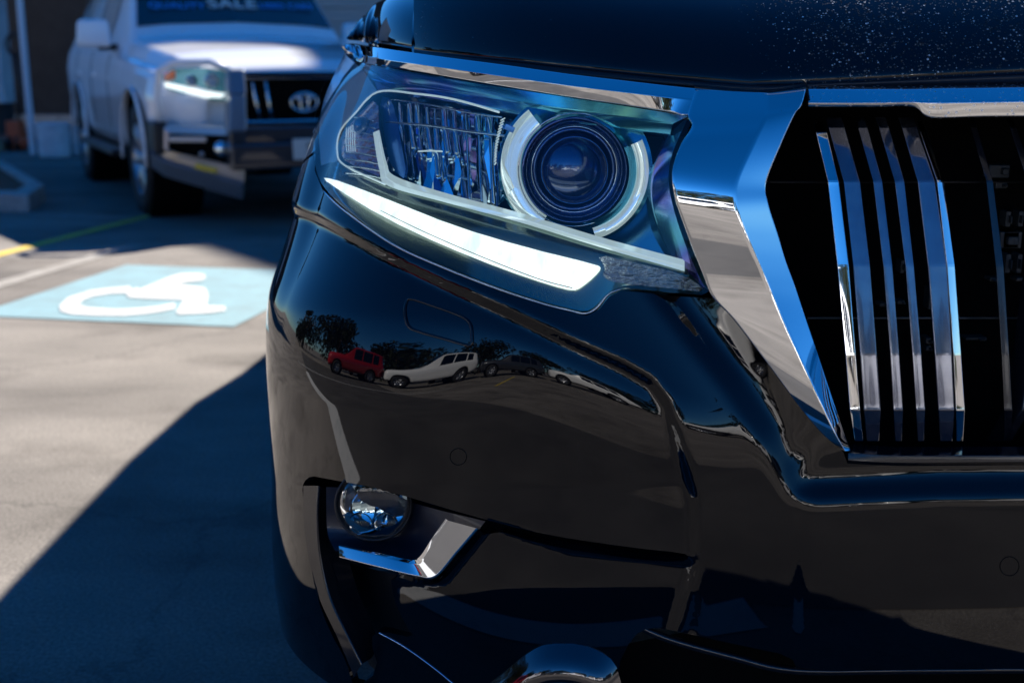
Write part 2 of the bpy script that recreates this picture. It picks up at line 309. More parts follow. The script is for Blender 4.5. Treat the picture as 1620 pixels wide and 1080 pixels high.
def rnd(poly, it=2, keep=()):
    for _ in range(it):   # Chaikin corner rounding
        q = []; n = len(poly)
        for i in range(n):
            a, b_ = np.array(poly[i], float), np.array(poly[(i + 1) % n], float)
            q += [tuple(a * .75 + b_ * .25), tuple(a * .25 + b_ * .75)]
        poly = q
    return poly
def panel(name, outer, m, parent, im=None, off=0.0, holes=(), extra=(), rim=.012, grid=(.03, .0045), smooth_edge=1, F=None):
    """A skin panel: its outline in photo pixels (or ('sz', s, z) points) laid on the relief surface, with a folded-back rim."""
    F = F or surf(im, off)
    def to_sz(poly, rd):
        raw = [p for p in poly if len(p) == 3]
        if raw:                                   # mixed outline: pixel points first
            pp = [p for p in poly if len(p) == 2]; d = dense(pp, 8, False); s, z = hit([p[0] for p in d], [p[1] for p in d], F)
            loop = list(zip(s, z)); rs = [(p[1], p[2]) for p in raw]; a = [loop[-1]] + rs + [loop[0]]; out = []
            for i in range(len(a) - 1):
                k = max(1, int(max(abs(a[i + 1][0] - a[i][0]) / grid[0], abs(a[i + 1][1] - a[i][1]) / grid[1]))); out += [(a[i][0] + (a[i + 1][0] - a[i][0]) * t / k, a[i][1] + (a[i + 1][1] - a[i][1]) * t / k) for t in range(1, k + 1)]
            return loop + out[:-1]
        d = dense(rnd(poly, rd) if rd else poly, 8); s, z = hit([p[0] for p in d], [p[1] for p in d], F); return list(zip(s, z))
    loops = [to_sz(outer, smooth_edge)] + [to_sz(h, 1) for h in holes]
    K = np.array([1 / grid[0], 1 / grid[1]]); L_ = [np.array(l) * K for l in loops]
    lo, hi = L_[0].min(0), L_[0].max(0); gx, gy = np.meshgrid(np.arange(lo[0], hi[0], 1.0), np.arange(lo[1], hi[1], 1.0)); gx = gx + .5 * ((np.arange(gx.shape[0]) % 2)[:, None])
    ins = pmask([tuple(p) for p in L_[0]], gx, gy)
    for h in L_[1:]: ins &= ~pmask([tuple(p) for p in h], gx, gy)
    g = np.stack([gx[ins], gy[ins]], -1)
    allb = np.concatenate(L_); keep = np.ones(len(g), bool)
    for k in range(0, len(g), 3000): keep[k:k + 3000] = (((g[k:k + 3000, None] - allb[None]) ** 2).sum(-1).min(1) > .3)
    g = g[keep]; V = [Vector(p) for p in allb] + [Vector(p) for p in g]; E = []; n = 0
    for l in L_:
        E += [(n + i, n + (i + 1) % len(l)) for i in range(len(l))]; n += len(l)
    v, e, f, _, oe, _ = delaunay_2d_cdt(V, E, [], 0, 1e-5)
    v = np.array([tuple(p) for p in v]); f = np.array([t for t in f if len(t) == 3]); c = v[f].mean(1)
    ok = pmask([tuple(p) for p in L_[0]], c[:, 0], c[:, 1])
    for h in L_[1:]: ok &= ~pmask([tuple(p) for p in h], c[:, 0], c[:, 1])
    f = f[ok]; s, z = v[:, 0] / K[0], v[:, 1] / K[1]; P = F(s, z); Nn = nrm(F, s, z)
    fn = np.cross(P[f[:, 1]] - P[f[:, 0]], P[f[:, 2]] - P[f[:, 0]]); flip = np.sum(fn * Nn[f[:, 0]], -1) < 0; f[flip] = f[flip][:, ::-1]
    faces = [tuple(t) for t in f]; Nv = [tuple(n) for n in Nn]; Pv = [tuple(p) for p in P]
    if rim:
        cnt = {}
        for t in faces:
            for a, b_ in ((t[0], t[1]), (t[1], t[2]), (t[2], t[0])): cnt[(a, b_)] = 1
        bd = [e_ for e_ in cnt if (e_[1], e_[0]) not in cnt]; mp = {}
        for a, b_ in bd:
            for q in (a, b_):
                if q not in mp:
                    mp[q] = len(Pv); Pv += [Pv[q], tuple(P[q] - Nn[q] * rim)]; Nv += [(0, 0, 0)] * 2
            faces.append((mp[b_], mp[a], mp[a] + 1, mp[b_] + 1))
    used = sorted({i for t in faces for i in t}); re = {i: k for k, i in enumerate(used)}
    return link(name, [Pv[i] for i in used], [tuple(re[i] for i in t) for t in faces], m, parent, True, [Nv[i] for i in used])
def cat(P, n=8, closed=False):
    P = [np.array(p, float) for p in P]; out = []; N_ = len(P)
    for i in range(N_ if closed else N_ - 1):
        g = (lambda k: P[k % N_]) if closed else (lambda k: P[min(max(k, 0), N_ - 1)])
        p0, p1, p2, p3 = g(i - 1), g(i), g(i + 1), g(i + 2)
        for k in range(n):
            t = k / n; out.append(.5 * ((2 * p1) + (-p0 + p2) * t + (2 * p0 - 5 * p1 + 4 * p2 - p3) * t * t + (-p0 + 3 * p1 - 3 * p2 + p3) * t ** 3))
    if not closed: out.append(P[-1])
    return out
def ribbon(name, rows, m, parent, n=8, fillet=.07, base=None):
    """Loft between traced edges; each point is (px, py, mm proud of the skin). base: a fixed world Y instead of the skin."""
    W = []
    for row in rows:
        q = np.array(cat(row, n)); Y = depth(q[:, 0], q[:, 1]) if base is None else np.full(len(q), base)
        W.append(at(q[:, 0], q[:, 1], Y - q[:, 2] * .001))
    if fillet:
        X = [W[0]]
        for i in range(1, len(W) - 1): X += [W[i] + (W[i - 1] - W[i]) * fillet, W[i] * .9 + (W[i - 1] + W[i + 1]) * .05 * 1 if False else W[i] + ((W[i - 1] - W[i]) + (W[i + 1] - W[i])) * fillet * .25, W[i] + (W[i + 1] - W[i]) * fillet]
        X.append(W[-1]); W = X
    k = len(W[0]); V = np.concatenate(W); F_ = [(r * k + i, r * k + i + 1, (r + 1) * k + i + 1, (r + 1) * k + i) for r in range(len(W) - 1) for i in range(k - 1)]
    F_ = [f for f in F_]; o = link(name, V, F_, m, parent, True)
    bm = bmesh.new(); bm.from_mesh(o.data); bmesh.ops.recalc_face_normals(bm, faces=bm.faces)
    tot = sum(((f.normal.dot(Vector((0, 0, CAMZ)) - f.calc_center_median())) * f.calc_area() for f in bm.faces))
    if tot < 0: bmesh.ops.reverse_faces(bm, faces=bm.faces)
    bm.to_mesh(o.data); bm.free()
    wn = o.modifiers.new("wn", 'WEIGHTED_NORMAL'); wn.keep_sharp = True
    return o
def strip(name, pts, wpx, m, parent, off=.6, closed=False, F=None, n=6, r=None):
    """A thin line (gap, bead) laid along the skin, as a slim tube."""
    q = np.array(cat(pts, n, closed)); F = F or B; s, z = hit(q[:, 0], q[:, 1], F); P = F(s, z) + nrm(F, s, z) * off * .001
    if closed: P = np.concatenate([P, P[:2]])
    mb = MB(); mb.tube(P, (r if r else wpx * .00036), 6, not closed); return mb.build(name, m, parent, smooth=True)
def prism(name, poly, Y0, Y1, m, parent, bevel=.0008, rd=0, tilt=0.0, Yf=None):
    """A traced outline extruded between two depths."""
    if rd: poly = rnd(poly, rd)
    p = np.array(poly, float); y0 = Y0 if Yf is None else Yf(p[:, 0], p[:, 1]) + Y0; y0 = np.broadcast_to(y0, len(p)); a = at(p[:, 0], p[:, 1], y0); c = a + np.array([0, Y1, 0]) if Yf is not None else np.stack([a[:, 0], np.full(len(p), Y1), a[:, 2]], -1)
    k = len(p); me_f = [tuple(range(k)), tuple(range(2 * k - 1, k - 1, -1))] + [(i, (i + 1) % k, k + (i + 1) % k, k + i) for i in range(k)]
    mb = MB(); mb.add(np.concatenate([a, c]), me_f); o = mb.build(name, m, parent, bevel=bevel)
    bm = bmesh.new(); bm.from_mesh(o.data); bmesh.ops.recalc_face_normals(bm, faces=bm.faces); bm.to_mesh(o.data); bm.free(); return o

# ------------------------------------------------------------------ the ground and what is painted on it
gm = MB(); gm.add([(-300, -300, 0), (300, -300, 0), (300, 300, 0), (-300, 300, 0)], [(0, 1, 2, 3)]); tag(gm.build('car_park_ground', asph), kind='structure')
def flat(name, poly, m, z=.004, px=True):
    P = ground(*np.array(poly, float).T, z) if px else np.array([(x, y, z) for x, y in poly]); mb = MB(); mb.add(P, [tuple(range(len(P)))]); o = mb.build(name, m)
    if o.data.polygons[0].normal.z < 0: o.data.flip_normals()
    return o
TL, BL, BR = ground(200, 420), ground(-45, 500), ground(370, 518); TR = TL + BR - BL
q = lambda p: (p[0], p[1])
tag(flat('disabled_bay_panel', [q(TL), q(TR), q(BR), q(BL)], bay_blue, .004, False), 'pale blue painted square on the ground under the white wheelchair symbol', 'ground marking')
def zp(L_): return [(x * .28395, 300 + y * .28395) for x, y in L_]
wheelp = zp([(720, 537), (620, 545), (500, 560), (380, 600), (330, 645), (338, 675), (400, 692), (560, 700), (680, 700), (810, 690), (905, 676), (975, 662), (975, 630), (880, 648), (790, 658), (700, 663), (600, 662), (490, 655), (440, 638), (462, 612), (520, 592), (620, 576), (705, 573), (740, 560)])
manp = zp([(705, 573), (760, 545), (782, 553), (830, 532), (900, 503), (965, 478), (1010, 466), (1100, 465), (1140, 472), (1145, 492), (1120, 506), (1040, 512), (982, 524), (1060, 535), (1142, 545), (1160, 580), (1152, 645), (1255, 648), (1257, 672), (1180, 684), (1080, 690), (1000, 692), (980, 684), (1000, 655), (1022, 612), (900, 607), (800, 603), (715, 598)])
sy = flat('wheelchair_symbol', wheelp, mark_white, .008); s2 = flat('tmp', manp, mark_white, .0081)
mb = MB(); mb.add([v.co for v in sy.data.vertices], [tuple(p.vertices) for p in sy.data.polygons]); mb.add([v.co for v in s2.data.vertices], [tuple(p.vertices) for p in s2.data.polygons])
bpy.data.objects.remove(sy); bpy.data.objects.remove(s2); sy = mb.build('wheelchair_symbol', mark_white); tag(sy, 'white wheelchair symbol painted on the pale blue square', 'ground marking')
def gline(name, a, b_, w_, m, z=.004):
    A, B_ = np.array(ground(*a))[:2], np.array(ground(*b_))[:2]; d = (B_ - A) / np.linalg.norm(B_ - A); n = np.array([-d[1], d[0]]) * w_ / 2
    return flat(name, [tuple(A + n), tuple(B_ + n), tuple(B_ - n), tuple(A - n)], m, z, False)
tag(gline('bay_line', (-140, 439), (236, 342), .085, yellow), 'yellow painted line running from the left edge to the white car', 'painted line')
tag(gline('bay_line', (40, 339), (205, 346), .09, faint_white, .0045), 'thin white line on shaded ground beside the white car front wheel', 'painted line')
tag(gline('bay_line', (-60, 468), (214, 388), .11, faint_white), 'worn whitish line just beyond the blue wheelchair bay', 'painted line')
tag(flat('reflection_dark_patch', [(-14, 7.86), (.3, .33), (9, .33), (9, -1.05), (-14, -1.05)], dark_patch_m, .002, False), kind='structure')  # unseen dark patch of ground, added to deepen the bumper's reflections
def wl(name, a, b_, w_, m, z, lab, cat='painted line', grp=None):
    A, B_ = np.array(a, float), np.array(b_, float); d = (B_ - A) / np.linalg.norm(B_ - A); n = np.array([-d[1], d[0]]) * w_ / 2
    return tag(flat(name, [tuple(A + n), tuple(B_ + n), tuple(B_ - n), tuple(A - n)], m, z, False), lab, cat, grp)

# ------------------------------------------------------------------ black SUV in the foreground
car = tag(empty('black_suv', (.6, 4.2, 0)), 'glossy black SUV filling the foreground, chrome grille surround and lit headlight', 'car')
def adopt(o, p=car):
    o.parent = p; o.matrix_parent_inverse = p.matrix_world.inverted() if False else Matrix.Translation(-p.location); return o
class P_:  # every near-car part is modelled in world space, then parented keeping its place
    pass
def keep(o, parent=car):
    o.parent = parent
    o.matrix_parent_inverse = Matrix.Translation(-Vector(car.location)) if parent is car else Matrix.Identity(4)
    return o
# relief features of the bumper
RECESS = [(380, 300), (500, 345), (600, 400), (700, 448), (800, 492), (900, 540), (985, 578), (1030, 604), (1056, 640), (1070, 690), (1084, 742), (1097, 790), (1097, 895), (1000, 1180), (380, 1180)]
DIP = [(990, 370), (1040, 455), (1095, 525), (1160, 605), (1218, 690), (1262, 790), (1262, 735), (1340, 735), (1420, 700), (1420, 370)]
SHELF = [(1264, 700), (1800, 690), (1800, 768), (1480, 772), (1275, 782)]
CENTRE = [(1264, 780), (1800, 770), (1800, 1200), (1264, 1200)]
LOWL = [(770, 832), (900, 872), (1090, 892), (1097, 1000), (1000, 1180), (560, 1180), (620, 920), (700, 918)]
feats = [(RECESS, -9, 6)] + [([(380, y), (1097, y), (1097, 1180), (380, 1180)], .39, 6) for y in range(775, 935, 8)] + [([DIP, SHELF], -14, 13), (CENTRE, 1.6, 5), (LOWL, -7, 5)]
im_b = relief(feats); Fb = surf(im_b)
HL = [(497, 262), (494, 205), (505, 150), (530, 98), (545, 82), (560, 98), (650, 114), (760, 131), (900, 152), (1000, 167), (1086, 181), (1094, 192), (1086, 212), (1070, 243), (1063, 272), (1067, 312), (1080, 352), (1096, 395), (1112, 435), (1127, 468),
      (1060, 463), (1010, 457), (980, 455), (960, 464), (944, 484), (926, 494), (900, 488), (860, 478), (790, 455), (700, 420), (620, 383), (550, 335), (510, 296)]
SLOT = [(478, 778), (480, 762), (492, 752), (512, 756), (600, 772), (768, 822), (860, 845), (1000, 866), (1082, 874), (1091, 881), (1078, 889), (1000, 884), (860, 862), (772, 834), (735, 880), (700, 920), (672, 926), (618, 908), (622, 945), (640, 985), (658, 1010), (600, 996), (585, 1010), (600, 1060), (560, 1090), (548, 1045), (520, 995), (500, 940), (488, 870)]
BOTTOM = [(985, 1130), (975, 1058), (1000, 1006), (1030, 990), (1080, 1000), (1180, 1022), (1250, 1036), (1264, 1062), (1500, 1058), (1700, 1056), (1720, 1130)]
SKID = [(700, 1130), (770, 1085), (838, 1028), (862, 1016), (920, 1016), (962, 1034), (980, 1060), (990, 1130)]
# front bumper: outline starts at the fender seam and runs along the headlight, the chrome surround and the grille foot
bump_out = [(436, 455)] if False else []
bump_out = [(452, 278), (478, 258), (499, 243), (498, 270), (510, 300), (550, 340), (620, 388), (700, 425), (790, 460), (860, 483), (900, 493), (928, 499), (948, 489), (964, 469), (984, 460), (1010, 462), (1060, 468), (1127, 472), (1142, 480), (1180, 520), (1240, 590), (1290, 655), (1336, 718), (1500, 724), (1700, 726)]
s_c, z_c = hit([1700], [726], Fb)
s_l, z_l = hit([452], [278], Fb)
bump_out += [('sz', 0.0, float(z_c[0])), ('sz', 0.0, .215), ('sz', 8.8, .215), ('sz', 9.3, .40), ('sz', 9.7, .62), ('sz', 8.9, float(z_l[0]) - .03)]
bumper = panel('front_bumper', bump_out, paint, None, im_b, holes=[SLOT, BOTTOM, SKID]); keep(bumper)
# front fender behind the seam
fend_o = [(501, 238), (480, 253), (455, 273)]
fend_in = [(541, 76), (520, 102), (500, 145), (492, 200), (494, 232)]
ps = hit([p[0] for p in fend_in], [p[1] for p in fend_in]); print('fender inner', list(zip(ps[0].round(2), ps[1].round(3))), 'seam', s_l, z_l)
fender = panel('front_fender', [(573, 6), (560, 48), (541, 76), (520, 104), (502, 145), (496, 200), (499, 238), (480, 253), (455, 273), ('sz', 8.95, float(z_l[0]) - .02), ('sz', 9.75, .64), ('sz', 9.9, .8), ('sz', 10.4, 1.0), ('sz', 10.4, 1.1)], paint, None, None); keep(fender)
# chrome surround of the grille, running up into the brow over the headlight
sh = lambda row, dx, dy, off: [(p[0] + dx, p[1] + dy, off) for p in row]
shY = lambda row, dx, dy, d: [(p[0] + dx, p[1] + dy, p[2] + d) for p in row]
def ab(rows, name, m, parent, fillet=.1, n=6):   # rows in absolute millimetres of world Y
    W = [[(p[0], p[1], -p[2]) for p in r] for r in rows]; return ribbon(name, W, m, parent, n=n, fillet=fillet, base=0.0)
def under(ref, row, d):   # a lower edge d mm behind the reference edge in absolute depth
    a_ = np.array(ref, float); c_ = np.array(row, float); Ya = depth(a_[:, 0], a_[:, 1]) - a_[:, 2] * .001; Yc = depth(c_[:, 0], c_[:, 1])
    return [(p[0], p[1], float((Yc[i] - Ya[i]) * 1000 - d)) for i, p in enumerate(row)]
SL = [(1100, 142, 1372), (1088, 181, 1350), (1094, 200, 1338), (1076, 230, 1321), (1063, 272, 1306), (1067, 312, 1300), (1080, 352, 1299), (1096, 395, 1298), (1112, 435, 1298), (1127, 470, 1296), (1160, 505, 1291), (1210, 570, 1281), (1262, 640, 1273), (1300, 685, 1268), (1332, 712, 1264)]
SM = [(1215, 148, 1338), (1215, 172, 1324), (1210, 192, 1314), (1195, 225, 1305), (1167, 287, 1291), (1166, 325, 1286), (1180, 370, 1283), (1195, 405, 1283), (1213, 445, 1283), (1232, 487, 1280), (1262, 556, 1272), (1292, 622, 1265), (1312, 665, 1261), (1325, 692, 1259), (1337, 713, 1260)]
SN = [(1275, 141, 1326), (1268, 167, 1319), (1257, 182, 1315), (1236, 228, 1307), (1213, 288, 1300), (1216, 322, 1297), (1232, 372, 1300), (1244, 412, 1300), (1258, 450, 1299), (1272, 492, 1297), (1295, 560, 1290), (1316, 625, 1281), (1330, 668, 1274), (1338, 693, 1271), (1345, 712, 1264)]
surround = ab([shY(SL, 2, 0, 30), SL, SM, SN, shY(SN, 2, 0, 45)], 'grille_surround', chrome, None, fillet=.06, n=8); keep(surround)
ledge = ab([[(1098, 134, 1400), (1160, 138, 1388), (1215, 139, 1376), (1277, 132, 1366)], [(1100, 143, 1371), (1160, 147, 1355), (1215, 149, 1337), (1276, 142, 1325)]], 'trim_ledge', chrome, None, n=6); keep(ledge)
BT = [(541, 74, -6), (556, 70, 2), (600, 76, 6), (700, 90, 6), (800, 103, 6), (900, 117, 6), (1000, 129, 6), (1080, 138, 6), (1150, 144, 6), (1216, 147, 9)]
BC = [(544, 78, 0), (560, 84, 8), (600, 93, 13), (700, 107, 14), (800, 121, 14), (900, 135, 14), (1000, 147, 14), (1070, 155, 14), (1120, 160, 14), (1163, 163, 11)]
BB = [(546, 84, -6), (560, 96, 4), (600, 103, 9), (700, 120, 10), (800, 137, 10), (900, 153, 10), (1000, 168, 10), (1060, 177, 10), (1090, 182, 10), (1162, 165, 9)]
BB = under(BC, BB, 1.6)
brow = ribbon('headlight_brow_trim', [sh(BT, 0, -1, -14), BT, BC, BB, sh(BB, 0, 1, -6)], chrome, None, fillet=.08); keep(brow)
TB0 = [(1279, 133, -30), (1380, 133, -30), (1440, 133, -30), (1480, 132, -30), (1560, 131, -30), (1702, 129, -30)]
TB1 = [(1279, 141, -5), (1380, 141, -5), (1440, 141, -5), (1480, 140, -5), (1560, 139, -5), (1702, 137, -5)]
TB2 = [(1279, 163, 6), (1380, 163, 6), (1440, 162, 6), (1480, 162, 6), (1560, 161, 6), (1702, 159, 6)]
TB3 = [(1279, 169, 20), (1380, 169, 20), (1444, 169, 20), (1474, 186, 17), (1560, 185, 17), (1702, 184, 17)]
TB3 = under(TB2, TB3, 1.2)
topbar = ribbon('grille_top_bar', [TB0, TB1, TB2, TB3, sh(TB3, 0, 1, -30)], chrome_dust, None, n=10, fillet=.09); keep(topbar)
keep(strip('trim_gap', [(1272, 134), (1277, 142), (1281, 165)], 3, gap, None, off=14))
# grille: dark core, slats, cross bars
grille = prism('grille', [(1196, 152), (1700, 152), (1700, 745), (1345, 745), (1300, 690), (1205, 340)], 1.47, 1.50, void, None, bevel=0); keep(grille)
foot = ribbon('grille_frame', [[(1342, 700, -34), (1420, 706, -34), (1560, 706, -34), (1702, 706, -34)], [(1342, 716, -4), (1420, 720, -4), (1560, 720, -4), (1702, 720, -4)], [(1342, 728, -2), (1420, 732, -3), (1560, 731, -3), (1702, 730, -3)], [(1340, 736, -22), (1420, 740, -22), (1560, 740, -22), (1702, 739, -22)]], slat_dk, grille)
YS = [1384, 1362, 1334, 1314, 1298, 1290, 1306]; PY = [186, 202, 287, 420, 560, 648, 697]
def slat(name, xl, xr, m, dy=0, top=0, thick=26, front=0, wide=2.5):
    ys = [y + dy for y in YS]; py = [PY[0] + top, PY[1] + top] + PY[2:]
    Lr = [(x, y, Y) for x, y, Y in zip(xl, py, ys)]; Rr = [(x, y, Y + front) for x, y, Y in zip(xr, py, ys)]
    back = lambda r, d: [(p[0] + d, p[1], p[2] + thick) for p in r]
    def seg(r):
        out = [r[0]]
        for a_, b_ in zip(r[:-1], r[1:]): out += [tuple(a_[i] + (b_[i] - a_[i]) * t for i in range(3)) for t in (.12, .88)] + [b_]
        return out
    Lr, Rr = seg(Lr), seg(Rr)
    o = ab([back(Lr, wide), Lr, Rr, back(Rr, -wide)], name, m, grille, fillet=.1 if abs(xr[2] - xl[2]) > 9 else .2); return o
brk = mat('dusty_bracket', (.06, .06, .055), .6)
slat('chrome_slat', [1287, 1290, 1309, 1324, 1337, 1344, 1352], [1303, 1309, 1327, 1343, 1354, 1361, 1366], chrome, dy=-5, top=8, front=-3)
slat('slat', [1305, 1310, 1334, 1349, 1360, 1366, 1371], [1331, 1337, 1361, 1377, 1388, 1394, 1391], slat_m)
slat('slat', [1352, 1357, 1381, 1397, 1408, 1413, 1416], [1367, 1373, 1396, 1412, 1423, 1429, 1427], slat_m)
slat('slat', [1384, 1390, 1415, 1432, 1443, 1449, 1452], [1401, 1407, 1431, 1446, 1458, 1464, 1462], slat_m)
slat('slat', [1420, 1426, 1451, 1467, 1478, 1484, 1487], [1445, 1451, 1480, 1500, 1507, 1511, 1507], slat_m)
slat('chrome_slat', [1448, 1455, 1482, 1498, 1508, 1512, 1513], [1459, 1466, 1493, 1511, 1521, 1527, 1524], chrome, dy=-2, top=6, front=6)
slat('dark_slat', [1529, 1535, 1560, 1575, 1584, 1588, 1588], [1540, 1546, 1571, 1588, 1597, 1602, 1600], slat_dk, dy=34)
slat('dark_slat', [1590, 1597, 1625, 1642, 1652, 1657, 1657], [1601, 1608, 1637, 1655, 1665, 1671, 1669], slat_dk, dy=34)
for y in (288, 503):
    mb = MB(); q = at(np.array([1218., 1702.]), np.array([y, y]), 1.395); mb.tube([q[0], q[1]], .0012, 6); mb.build('cross_bar', grey_metal if y > 400 else black_pl, grille)
for (x, y, w_, h_, Y) in [(1576, 270, 32, 20, 1.44), (1579, 292, 18, 10, 1.44), (1590, 345, 8, 24, 1.45), (1592, 378, 30, 26, 1.455), (1590, 415, 8, 30, 1.44), (1468, 470, 5, 34, 1.44), (1422, 476, 12, 6, 1.44), (1394, 480, 12, 6, 1.44), (1540, 533, 34, 4, 1.44), (1465, 536, 9, 10, 1.44), (1465, 548, 9, 8, 1.44), (1612, 440, 18, 6, 1.45), (1424, 420, 6, 20, 1.45)]:
    p = at(x, y, Y); k = Y / FPX * 1.01; mb = MB(); mb.box(p, (w_ * k, .02, h_ * k)); mb.box(p + np.array([w_ * k * .2, -.012, 0]), (w_ * k * .3, .012, h_ * k * .5)); mb.build('bracket', brk, grille, bevel=.0012)
# bonnet with its lip and seal
LIP = [(655, 76), (700, 82), (800, 92), (900, 103), (1050, 118), (1180, 129), (1200, 129), (1300, 125), (1450, 118), (1620, 110), (1702, 107)]
q = np.array(cat(LIP, 10)); Ylip = depth(q[:, 0], q[:, 1]) + .015; W = at(q[:, 0], q[:, 1], Ylip)
prof = [(.012, -.012), (.002, -.004), (0, 0), (.003, .006), (.012, .018), (.03, .036), (.06, .058), (.11, .083), (.2, .108), (.36, .128), (.6, .14), (.95, .150), (1.3, .158)]
V = []; k = len(W)
for j, (dy, dz) in enumerate(prof):
    for i, p in enumerate(W):
        sx = (p[0] - .6) / .74; edge = max(0, -sx - .82) / .18
        kk = (1.2 - .15 * min(1, edge))
        yy = p[1] + (dy * (1 if dy < .5 else 1)); yl = p[1] + dy - (p[1] - 1.33) * min(1, max(0, dy / 1.3)) * .9
        V.append((p[0] - .05 * dy * abs(sx), yl, p[2] + dz * kk + .012 * min(1, dy * 3) * (1 - sx * sx)))
F_ = [(j * k + i, (j + 1) * k + i, (j + 1) * k + i + 1, j * k + i + 1) for j in range(len(prof) - 1) for i in range(k - 1)]
hood = link('bonnet', V, F_, dusty, None, True); keep(hood)
bm = bmesh.new(); bm.from_mesh(hood.data); bmesh.ops.recalc_face_normals(bm, faces=bm.faces)
if sum(f.normal.z for f in bm.faces) < 0: bmesh.ops.reverse_faces(bm, faces=bm.faces)
bm.to_mesh(hood.data); bm.free(); hood.modifiers.new("s", 'SUBSURF').render_levels = 2; hood.modifiers["s"].levels = 2
seal = ribbon('bonnet_seal', [[(655, 70, -27), (900, 97, -27), (1180, 123, -27), (1300, 120, -27), (1702, 102, -27)], [(655, 84, -16), (900, 112, -16), (1180, 137, -16), (1300, 134, -17), (1702, 117, -19)], [(655, 92, -21), (900, 122, -21), (1180, 147, -21), (1300, 141, -25), (1702, 130, -25)], [(655, 99, -39), (900, 130, -39), (1180, 156, -39), (1300, 146, -43), (1702, 136, -43)]], rubber, None, fillet=.3); keep(seal)
# fender top left of the bonnet seam
FT = [(548, 60), (570, 56), (600, 61), (630, 66), (651, 70)]
q = np.array(cat(FT, 8)); Y0 = depth(q[:, 0], q[:, 1]) + .004; W = at(q[:, 0], q[:, 1], Y0); V = []; k = len(W)
pf = [(.015, -.015), (0, -.004), (0, 0), (.006, .010), (.03, .032), (.08, .055), (.16, .075), (.3, .092), (.55, .11), (.9, .12)]
for dy, dz in pf:
    for i, p in enumerate(W):
        e = 1 - i / (k - 1); V.append((p[0] - .02 * dy, p[1] + dy, p[2] + dz * (1 - .85 * e ** 3)))
ft = link('fender_top', V, [(j * k + i, (j + 1) * k + i, (j + 1) * k + i + 1, j * k + i + 1) for j in range(len(pf) - 1) for i in range(k - 1)], paint, fender, True)
ft.modifiers.new("s", 'SUBSURF').render_levels = 2
ft.matrix_parent_inverse = Matrix.Identity(4)

# ------------------------------------------------------------------ headlight
hp = panel('headlight', HL, hl_dark, None, off=-.12, rim=0, grid=(.06, .009)); keep(hp)
def surfY(off):
    def F(s, z): p = B(s, z).copy(); p[..., 1] += off; return p
    return F
lens = panel('lens', [(p[0], p[1]) for p in HL], lens_m, hp, off=.003, rim=0)
wall = [(p[0], p[1], 0) for p in rnd(HL, 1)]; wall.append(wall[0])
ribbon('gasket', [sh(wall, 0, 0, 2), sh(wall, 0, 0, -12), sh(wall, 0, 0, -122)], rubber, hp, n=1, fillet=0)
ribbon('upper_bezel', [[(545, 88, -6), (600, 108, -6), (700, 124, -6), (850, 147, -6), (1000, 170, -6), (1090, 184, -6)], [(592, 128, -16), (660, 137, -15), (760, 152, -13), (870, 170, -12), (990, 186, -12), (1064, 196, -12)], [(597, 143, -26), (660, 151, -22), (760, 170, -22), (870, 190, -22), (990, 205, -22), (1060, 214, -22)], [(604, 150, -70), (660, 156, -70), (760, 174, -70), (870, 195, -70), (990, 208, -70), (1060, 218, -70)]], hl_blue, hp, fillet=.12)
pale = mat('pale_teal_reflector', (0.80, 0.95, 0.95), 0.3, 0.1, 0.5)
ribbon('side_bezel', [[(545, 86, -4), (515, 150, -4), (505, 205, -4), (508, 262, -6)], [(575, 112, -18), (535, 162, -20), (522, 208, -20), (520, 258, -16)], [(597, 144, -26), (562, 178, -28), (538, 208, -28), (533, 256, -24)]], pale, hp, fillet=.15)
ribbon('inner_side_bezel', [[(1090, 184, -6), (1064, 243, -6), (1058, 290, -6), (1072, 352, -6), (1100, 425, -6), (1120, 462, -6)], [(1058, 212, -30), (1036, 260, -30), (1030, 310, -30), (1040, 360, -30), (1062, 405, -28), (1084, 425, -16)], [(1050, 216, -72), (1028, 262, -72), (1022, 310, -72), (1030, 360, -72), (1050, 400, -72), (1070, 420, -72)]], hl_blue, hp, fillet=.1)
ribbon('lower_housing', [[(515, 250, -60), (612, 284, -32), (700, 308, -22), (820, 340, -22), (950, 378, -22), (1084, 416, -22)], [(510, 262, -50), (600, 305, -26), (700, 335, -12), (820, 368, -12), (950, 402, -12), (1090, 438, -8)], [(500, 280, -40), (585, 370, -14), (700, 424, -6), (815, 466, -6), (935, 492, -12), (1085, 458, -28)]], olive, hp, fillet=.15)
panel('daytime_strip', [(508, 281), (526, 283), (560, 295), (620, 318), (720, 358), (830, 391), (945, 419), (950, 424), (940, 436), (918, 454), (905, 459), (870, 450), (800, 427), (700, 388), (600, 340), (540, 303)], drl, hp, off=-.0035, rim=.006, grid=(.05, .006))
flute = mat('fluted_chrome', (0.8, 0.84, 0.84), 0.06, 1.0); N, L, b = nodes(flute); bp = N.new("ShaderNodeBump"); bp.inputs['Strength'].default_value = 0.9; bp.inputs['Distance'].default_value = .02
L.new(noise(flute, 60, 4, 0.6, stretch=(1, 1, 2)).outputs['Fac'], bp.inputs['Height']); L.new(bp.outputs[0], b.inputs['Normal'])
panel('fluted_reflector', [(944, 402), (1000, 414), (1082, 434), (1122, 463), (1060, 456), (1000, 450), (968, 446), (952, 436), (958, 424)], flute, hp, off=-.003, rim=.006, grid=(.05, .006))
glow_m = mat('glow_trim', (0.80, 0.86, 0.88), 0.12, 0.6, 0.6, emit=(.8, 1, 1), es=.16)  # mild glow added to chrome trim in place of bright reflections
